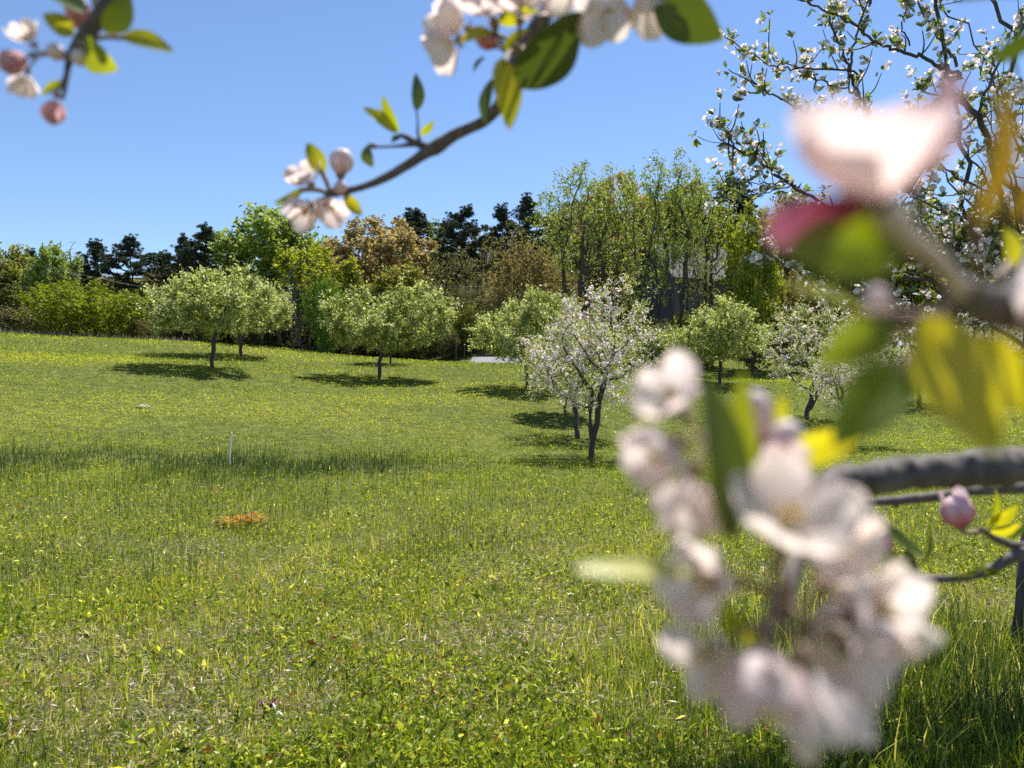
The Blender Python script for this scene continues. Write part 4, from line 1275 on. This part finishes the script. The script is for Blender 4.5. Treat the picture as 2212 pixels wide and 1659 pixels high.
leaf(B3, (1960, 780, .16), (1800, 965, .15), 130, .45, False, .2, .05, .0, (2060, 680, .155))
leaf(B3, (2185, 578, .3), (2170, 490, .3), 48, .2, False, .3, .1, .85, (2150, 600, .2))
leaf(B3, (2140, 130, .27), (2260, 40, .26), 70, .9, True, .2, .1, .3)
leaf(B3, (2205, -15, .24), (2060, 0, .24), 60, .6, True, .2, .1, .6)
bud(B3, P(1898, 655, .155), (-.3, -.3, .9), .0024, P(2040, 690, .156), 31, (.9, 1.0), 1.5)
flower(B3, P(2220, 690, .16), (.4, -.6, .5), .012, 60, P(2150, 680, .165), 32)

# ------------------------------------------------------------------ lower right bough with the large white cluster
B4 = empty('apple_bough', P(1790, 1030, .36)); tag(B4, 'thick grey barked bough at right carrying the large blurred white cluster', 'flowering bough', 'near flowering boughs')
limb(B4, [(3100, 830, .60, 104), (2600, 950, .50, 92), (2330, 985, .44, 84), (2212, 1006, .42, 76), (2130, 1012, .41, 84), (2060, 1016, .40, 72), (1960, 1024, .39, 76), (1880, 1036, .38, 70), (1830, 1040, .37, 78), (1795, 1050, .36, 60), (1760, 1110, .30, 44), (1720, 1220, .235, 40), (1695, 1300, .20, 40), (1690, 1330, .19, 26)], 14, 90, mat='bark_thick', rough=.09)
limb(B4, [(1755, 1120, .30, 30), (1720, 1050, .27, 24), (1690, 1000, .25, 22), (1660, 985, .24, 16)], 8, 16, 'spur')
N4 = (1700, 1310, .195)
FL = [((1690, 1150, .165), (.05, -.6, .75), .0165, 64, 41, .95, .7), ((1775, 1150, .18), (.45, -.35, .75), .0145, 60, 42, .95, .65),
      ((1855, 1330, .17), (.6, -.6, .35), .0160, 62, 43, .95, .7), ((1835, 1410, .165), (.5, -.65, -.4), .0140, 66, 44, .95, .6),
      ((1655, 1385, .165), (-.25, -.42, -.85), .0195, 46, 45, .7, .42), ((1545, 1400, .17), (-.75, -.45, -.2), .0125, 64, 46, .95, .75),
      ((1740, 1440, .16), (.22, -.45, -.85), .0180, 42, 47, .95, .8), ((1545, 1260, .17), (-.75, -.55, .15), .0135, 64, 48, .95, .7),
      ((1790, 1250, .185), (.2, -.4, .85), .0165, 62, 49, .9, .55), ((1765, 1370, .18), (.35, -.75, .1), .0145, 66, 54, .85, .4),
      ((1655, 1100, .19), (-.35, -.2, .85), .0175, 52, 55, .8, .5)]
for c, ax_, L_, op, sd_, ta, tb in FL:
    flower(B4, P(*c), ax_, L_, op, P(*N4), sd_, ta, tb)
flower(B4, P(1470, 880, .185), (-.45, -.5, .7), .013, 60, P(1665, 990, .24), 59, .95, .5)
flower(B4, P(1455, 965, .18), (-.75, -.4, -.35), .0135, 58, P(1665, 990, .24), 50, .85, .6)
flower(B4, P(1500, 1030, .185), (-.2, -.3, -.9), .015, 34, P(1665, 990, .24), 56, .8, .55)
bud(B4, P(1632, 900, .19), (-.15, -.2, 1), .0042, P(1665, 990, .235), 51, (.75, 1.0), 1.6)
bud(B4, P(1695, 955, .2), (.3, -.2, .9), .0042, P(1668, 992, .235), 52, (.75, 1.0), 1.4)
bud(B4, P(1600, 1000, .2), (-.5, -.5, .4), .0035, P(1665, 990, .235), 53, (.4, .9), 1.3)
leaf(B4, (1580, 1170, .17), (1520, 805, .165), 125, .5, True, .25, .08, .6, (1660, 1000, .235), 'tall dark green leaf between white flowers')
leaf(B4, (1600, 1110, .18), (1605, 800, .18), 70, -.4, False, .2, .08, .4)
leaf(B4, (1665, 980, .21), (1690, 850, .205), 44, .1, False, .2, .1, .75)
leaf(B4, (1690, 985, .2), (1880, 925, .19), 74, .2, False, .2, .1, 1.0, (1670, 1000, .23))
leaf(B4, (1490, 1236, .16), (1238, 1230, .15), 66, 0, 'pale_leaf', .12, .03, .5, (1680, 1280, .195), 'pale yellow-green leaf pointing left', (0, -.5, .86))
leaf(B4, (1560, 1310, .18), (1640, 1400, .18), 40, .4, False, .2, .1, .7)
leaf(B4, (1690, 1010, .24), (1620, 1080, .24), 40, .6, True)

# ------------------------------------------------------------------ thin twigs with pink buds
B5 = empty('apple_bough', P(2200, 1195, .62)); tag(B5, 'thin apple twigs with pink buds below the thick bough', 'flowering bough', 'near flowering boughs')
limb(B5, [(2900, 1010, .9, 26), (2500, 1040, .8, 24), (2212, 1055, .7, 22), (2100, 1062, .68, 22), (2030, 1072, .67, 20), (1900, 1084, .66, 20), (1850, 1080, .65, 15)], 9, 40, seed=5)
limb(B5, [(2700, 1120, .8, 36), (2400, 1160, .7, 32), (2212, 1195, .62, 26), (2150, 1225, .61, 20), (2080, 1248, .60, 18), (1990, 1250, .6, 16), (1950, 1248, .6, 10)], 9, 36, seed=6)
limb(B5, [(2330, 1170, .66, 26), (2212, 1180, .63, 20), (2160, 1168, .62, 16), (2130, 1150, .61, 12), (2115, 1140, .61, 8)], 8, 24, 'spur')
limb(B5, [(1935, 1085, .66, 14), (1938, 1096, .66, 9)], 6, 6, 'spur')
bud(B5, P(2068, 1105, .6), (-.35, -.3, .75), .0115, P(2122, 1146, .61), 61, (.02, .85), 1.05, 1.0, 'large pink bud opening')
bud(B5, P(1912, 1172, .6), (-.1, -.2, 1), .0058, P(1955, 1246, .6), 62, (.2, .6), 1.3, lab='small pink bud')
leaf(B5, (2000, 1200, .6), (1905, 1120, .6), 56, 1.0, True, .25, -.25, .5)
leaf(B5, (1985, 1225, .6), (2003, 1140, .6), 34, .8, True, .3, .2, .4)
leaf(B5, (1945, 1240, .6), (1915, 1185, .59), 34, .2, False, .3, .1, .65, (1955, 1248, .6))
leaf(B5, (1975, 1245, .6), (1960, 1180, .6), 30, -.8, True)
leaf(B5, (2035, 1248, .6), (2130, 1215, .59), 52, .9, True, .2, .15, .5)
leaf(B5, (2120, 1225, .6), (2160, 1240, .6), 40, .9, True)
leaf(B5, (2125, 1145, .61), (2150, 1055, .6), 40, .7, False, .3, .15, .7)
leaf(B5, (2130, 1130, .61), (2200, 1090, .6), 36, .3, False, .3, .2, .75)
leaf(B5, (2140, 1150, .61), (2205, 1130, .6), 30, .4, False, .2, .2, .9)
leaf(B5, (2175, 1160, .62), (2230, 1110, .62), 40, .8, True)
leaf(B5, (1985, 1262, .6), (2020, 1300, .6), 26, .6, True)

# ------------------------------------------------------------------ the blossoming tree standing at the right edge
BT = empty('apple_tree', (0, 0, 0))
D = 4.7
base = P(2226, 1420, 4.6); base[2] = gz1(base[0], base[1])
BT.location = base
tag(BT, 'apple tree in white blossom at the right edge, bare twigs against the sky', 'apple tree', G2)
rngB = np.random.default_rng(42)
wood = Buf()
tw = []      # twig polylines (world)


def bl_limb(pts, r0, r1, n=None):
    q = spline([P(u, v, d) for u, v, d in pts], n or max(8, len(pts) * 5))
    q[1:-1] += rngB.normal(0, .006, (len(q) - 2, 3))
    r0, r1 = r0 * .6, r1 * .75
    tube(wood, q - base, np.linspace(r0, r1, len(q)), 7 if r0 > .012 else 5, rng=rngB, rough=.05)
    tw.append((q, r1 / max(r0, 1e-6), r0))
    return q


trunk = spline([base + (0, 0, -.15), base + (.03, 0, .5), P(2255, 1050, 4.7), P(2250, 800, 4.8), P(2230, 640, 4.9)], 20)
tube(wood, trunk - base, np.linspace(.105, .07, 20), 10, rng=rngB, rough=.06)
bl_limb([(2230, 640, 4.9), (2160, 420, 4.8), (2112, 250, 4.6), (2042, 205, 4.6), (2074, 160, 4.6)], .032, .022)
bl_limb([(2112, 250, 4.6), (2150, 150, 4.6), (2230, 20, 4.7), (2280, -200, 4.9)], .016, .010)
bl_limb([(2074, 160, 4.6), (2029, 144, 4.6), (1984, 122, 4.5), (1936, 109, 4.5), (1898, 93, 4.4), (1859, 64, 4.4), (1824, 38, 4.4), (1760, 13, 4.3), (1700, -10, 4.3)], .02, .006)
bl_limb([(2067, 144, 4.6), (2042, 102, 4.6), (2016, 64, 4.7), (1984, 10, 4.8), (1960, -60, 4.9)], .016, .008)
bl_limb([(1965, 99, 4.5), (1949, 58, 4.5), (1958, 19, 4.5), (1955, -30, 4.6)], .009, .004)
bl_limb([(2230, 640, 4.9), (2080, 480, 5.0), (1940, 360, 5.0), (1888, 278, 4.9), (1872, 240, 4.9), (1856, 208, 4.9), (1824, 192, 4.9), (1776, 179, 4.8), (1725, 154, 4.8)], .022, .006)
bl_limb([(1856, 208, 4.9), (1840, 170, 4.9), (1834, 147, 4.9), (1811, 90, 4.9), (1795, 54, 4.9), (1792, 0, 5.0), (1800, -80, 5.1)], .017, .007)
bl_limb([(1837, 147, 4.9), (1850, 80, 4.9), (1869, 26, 5.0), (1882, 0, 5.0), (1900, -90, 5.1)], .014, .006)
bl_limb([(1856, 160, 4.9), (1824, 150, 4.8), (1734, 146, 4.7), (1677, 144, 4.6), (1626, 118, 4.6), (1562, 77, 4.5)], .013, .004)
bl_limb([(1940, 360, 5.0), (1840, 300, 4.9), (1757, 256, 4.8), (1712, 227, 4.8), (1664, 205, 4.7), (1626, 182, 4.7), (1574, 150, 4.7)], .016, .004)
bl_limb([(2230, 660, 4.9), (2000, 560, 4.9), (1800, 450, 4.8), (1700, 395, 4.7), (1658, 362, 4.7), (1629, 339, 4.7), (1587, 317, 4.6), (1568, 285, 4.6), (1546, 253, 4.6)], .022, .004)
bl_limb([(1590, 320, 4.6), (1574, 314, 4.6), (1552, 285, 4.6)], .005, .003)
bl_limb([(1700, 395, 4.7), (1638, 397, 4.6), (1536, 412, 4.6)], .008, .003)
bl_limb([(1720, 400, 4.7), (1648, 419, 4.7), (1546, 448, 4.7)], .008, .003)
bl_limb([(2240, 720, 4.8), (2100, 640, 4.5), (1900, 580, 4.4), (1750, 540, 4.4), (1640, 500, 4.4)], .03, .005)
bl_limb([(1900, 580, 4.4), (1780, 600, 4.3), (1690, 570, 4.3), (1610, 575, 4.3)], .012, .004)
bl_limb([(2245, 760, 4.8), (2120, 700, 4.6), (1960, 690, 4.4), (1820, 660, 4.3), (1740, 600, 4.3)], .025, .005)
bl_limb([(2245, 760, 4.8), (2300, 560, 5.2), (2250, 380, 5.3), (2180, 240, 5.3), (2130, 80, 5.3)], .035, .006)
bl_limb([(2245, 760, 4.8), (2420, 560, 4.6), (2500, 300, 4.5), (2480, 60, 4.4)], .04, .01)
bl_limb([(2245, 760, 4.8), (2450, 640, 5.4), (2700, 500, 5.8), (2900, 350, 6)], .04, .01)
bl_limb([(2112, 250, 4.6), (2030, 330, 4.5), (1960, 420, 4.4), (1930, 500, 4.4)], .014, .004)
bl_limb([(2160, 420, 4.8), (2060, 380, 4.6), (1990, 300, 4.5), (1960, 220, 4.5)], .014, .004)
bl_limb([(2120, 700, 4.6), (2060, 780, 4.5), (1990, 800, 4.4), (1930, 860, 4.4)], .012, .004)
for pts in ([(2200, 560, 4.9), (2120, 470, 4.8), (2060, 400, 4.7), (2010, 330, 4.6), (1985, 270, 4.6)], [(2160, 470, 4.8), (2080, 470, 4.6), (2000, 440, 4.5), (1950, 400, 4.4)],
            [(2210, 600, 4.8), (2110, 570, 4.6), (2040, 520, 4.5), (1975, 480, 4.4)], [(2150, 420, 4.8), (2100, 340, 4.6), (2070, 290, 4.5), (2040, 250, 4.5)],
            [(2220, 640, 4.8), (2130, 640, 4.5), (2050, 600, 4.4), (1990, 560, 4.3), (1940, 560, 4.3)], [(2200, 500, 4.9), (2180, 380, 4.7), (2150, 300, 4.6), (2120, 210, 4.6)],
            [(2230, 700, 4.8), (2170, 640, 4.3), (2150, 560, 4.2), (2140, 480, 4.2)], [(1900, 580, 4.4), (1840, 540, 4.3), (1760, 500, 4.3), (1690, 500, 4.3)]):
    bl_limb(pts, .012, .004)
# side twigs and the fruiting spurs that carry leaves and flowers
spur_pts, spur_dir = [], []
for q, tp, r0 in list(tw):
    seg = np.linalg.norm(np.diff(q, axis=0), axis=1).sum()
    for k in range(int(seg / .17)):
        s = rngB.uniform(.25, .97)
        i = int(s * (len(q) - 2)); o = q[i]; t_ = unit(q[i + 1] - q[i])
        d_ = unit(t_ * rngB.uniform(.3, .9) + rand_dirs(rngB, 1, .5)[0] * .9)
        L = rngB.uniform(.08, .28)
        pth = spline([o, o + d_ * L * .5 + rngB.normal(0, .015, 3), o + unit(d_ + (0, 0, .35)) * L], 8)
        tube(wood, pth - base, np.linspace(min(.006, r0 * .6), .0025, 8), 4)
        for m in range(max(1, int(L / .10))):
            j = rngB.integers(2, 8); spur_pts.append(pth[j]); spur_dir.append(unit(rand_dirs(rngB, 1, .5)[0] + t_ * .3))
        spur_pts.append(pth[-1]); spur_dir.append(unit(pth[-1] - pth[-2]))
    for k in range(int(seg / .085)):
        i = rngB.integers(int(len(q) * .3), len(q) - 1)
        spur_pts.append(q[i]); spur_dir.append(unit(rand_dirs(rngB, 1, .6)[0]))
    spur_pts.append(q[-1]); spur_dir.append(unit(q[-1] - q[-2]))
# outer crown beyond the frame, so that its shade falls on the near grass
AT = in_envelope(rngB, [(base[0] + .6, base[1] + .3, 3.9, 2.2, 1.9, 1.1), (base[0] + 1.2, base[1] + .8, 3.0, 1.8, 1.6, 1.0), (base[0] + .4, base[1] + .9, 2.4, 1.4, 1.0, .8)], 700)
q_uv = (AT[:, 0] / AT[:, 1] * FPX + 1106, 829.5 - (AT[:, 2] - CAM_H) / AT[:, 1] * FPX)
AT = AT[~((q_uv[0] < 2050) & (q_uv[1] > -60))]
arr, par = colonize(rngB, AT, list(trunk[10:]), list(range(-1, 9)), .14, 5, .2, 140, .03, .2)
rr_, kids_ = skeleton_mesh(wood, arr - base, par, .0035, .07, rng=rngB)
sel = np.where(rr_ < .012)[0]
for i in rngB.choice(sel, min(len(sel), 1700), False):
    spur_pts.append(arr[i]); spur_dir.append(rand_dirs(rngB, 1, .6)[0])
spur_pts, spur_dir = np.array(spur_pts), np.array(spur_dir)
wood.build('trunk', M['bark'], BT)
lvB, flB = Buf(), Buf()
for o, d_ in zip(spur_pts - base, spur_dir):
    ax, a, e = frame(d_)
    tip = o + ax * .018
    nl = rngB.integers(3, 7)
    for k in range(nl):
        q = rngB.uniform(0, 2 * PI); L = rngB.uniform(.026, .062)
        d2 = unit(ax * rngB.uniform(.25, 1.1) + math.cos(q) * a + math.sin(q) * e)
        leaf_geo(lvB, tip, tip + d2 * L, L * rngB.uniform(.36, .55), unit(ax - d2 * .3 + rngB.normal(0, .2, 3)), .3, .15, rngB.random(), 0, 4, 3)
    if rngB.random() < .55:
        for k in range(rngB.integers(2, 6)):
            f = tip + rngB.normal(0, .017, 3) + ax * .022
            fa = unit(ax + rngB.normal(0, .55, 3)); _, a2, e2 = frame(fa)
            L = rngB.uniform(.017, .023); op = rngB.uniform(.75, 1.25); tn = rngB.uniform(.45, 1)
            tube(flB, [tip, f], .0009, 3, .3)
            for m in range(5):
                q = m * 2 * PI / 5 + rngB.uniform(-.1, .1); rd = math.cos(q) * a2 + math.sin(q) * e2
                d3 = math.cos(op) * fa + math.sin(op) * rd
                leaf_geo(flB, f + d3 * L * .1, f + d3 * L * 1.1, L * 1.05, fa, .15, -.15, tn, 0, 4, 3)
lvB.build('crown', M['mixed_leaf'], BT)
o = flB.build('blossoms', M['blossom'], BT); o['kind'] = 'stuff'

bpy.context.view_layer.update()
for rt in (B1, B2, B3, B4, B5):
    for c in rt.children:
        c.location = -rt.location
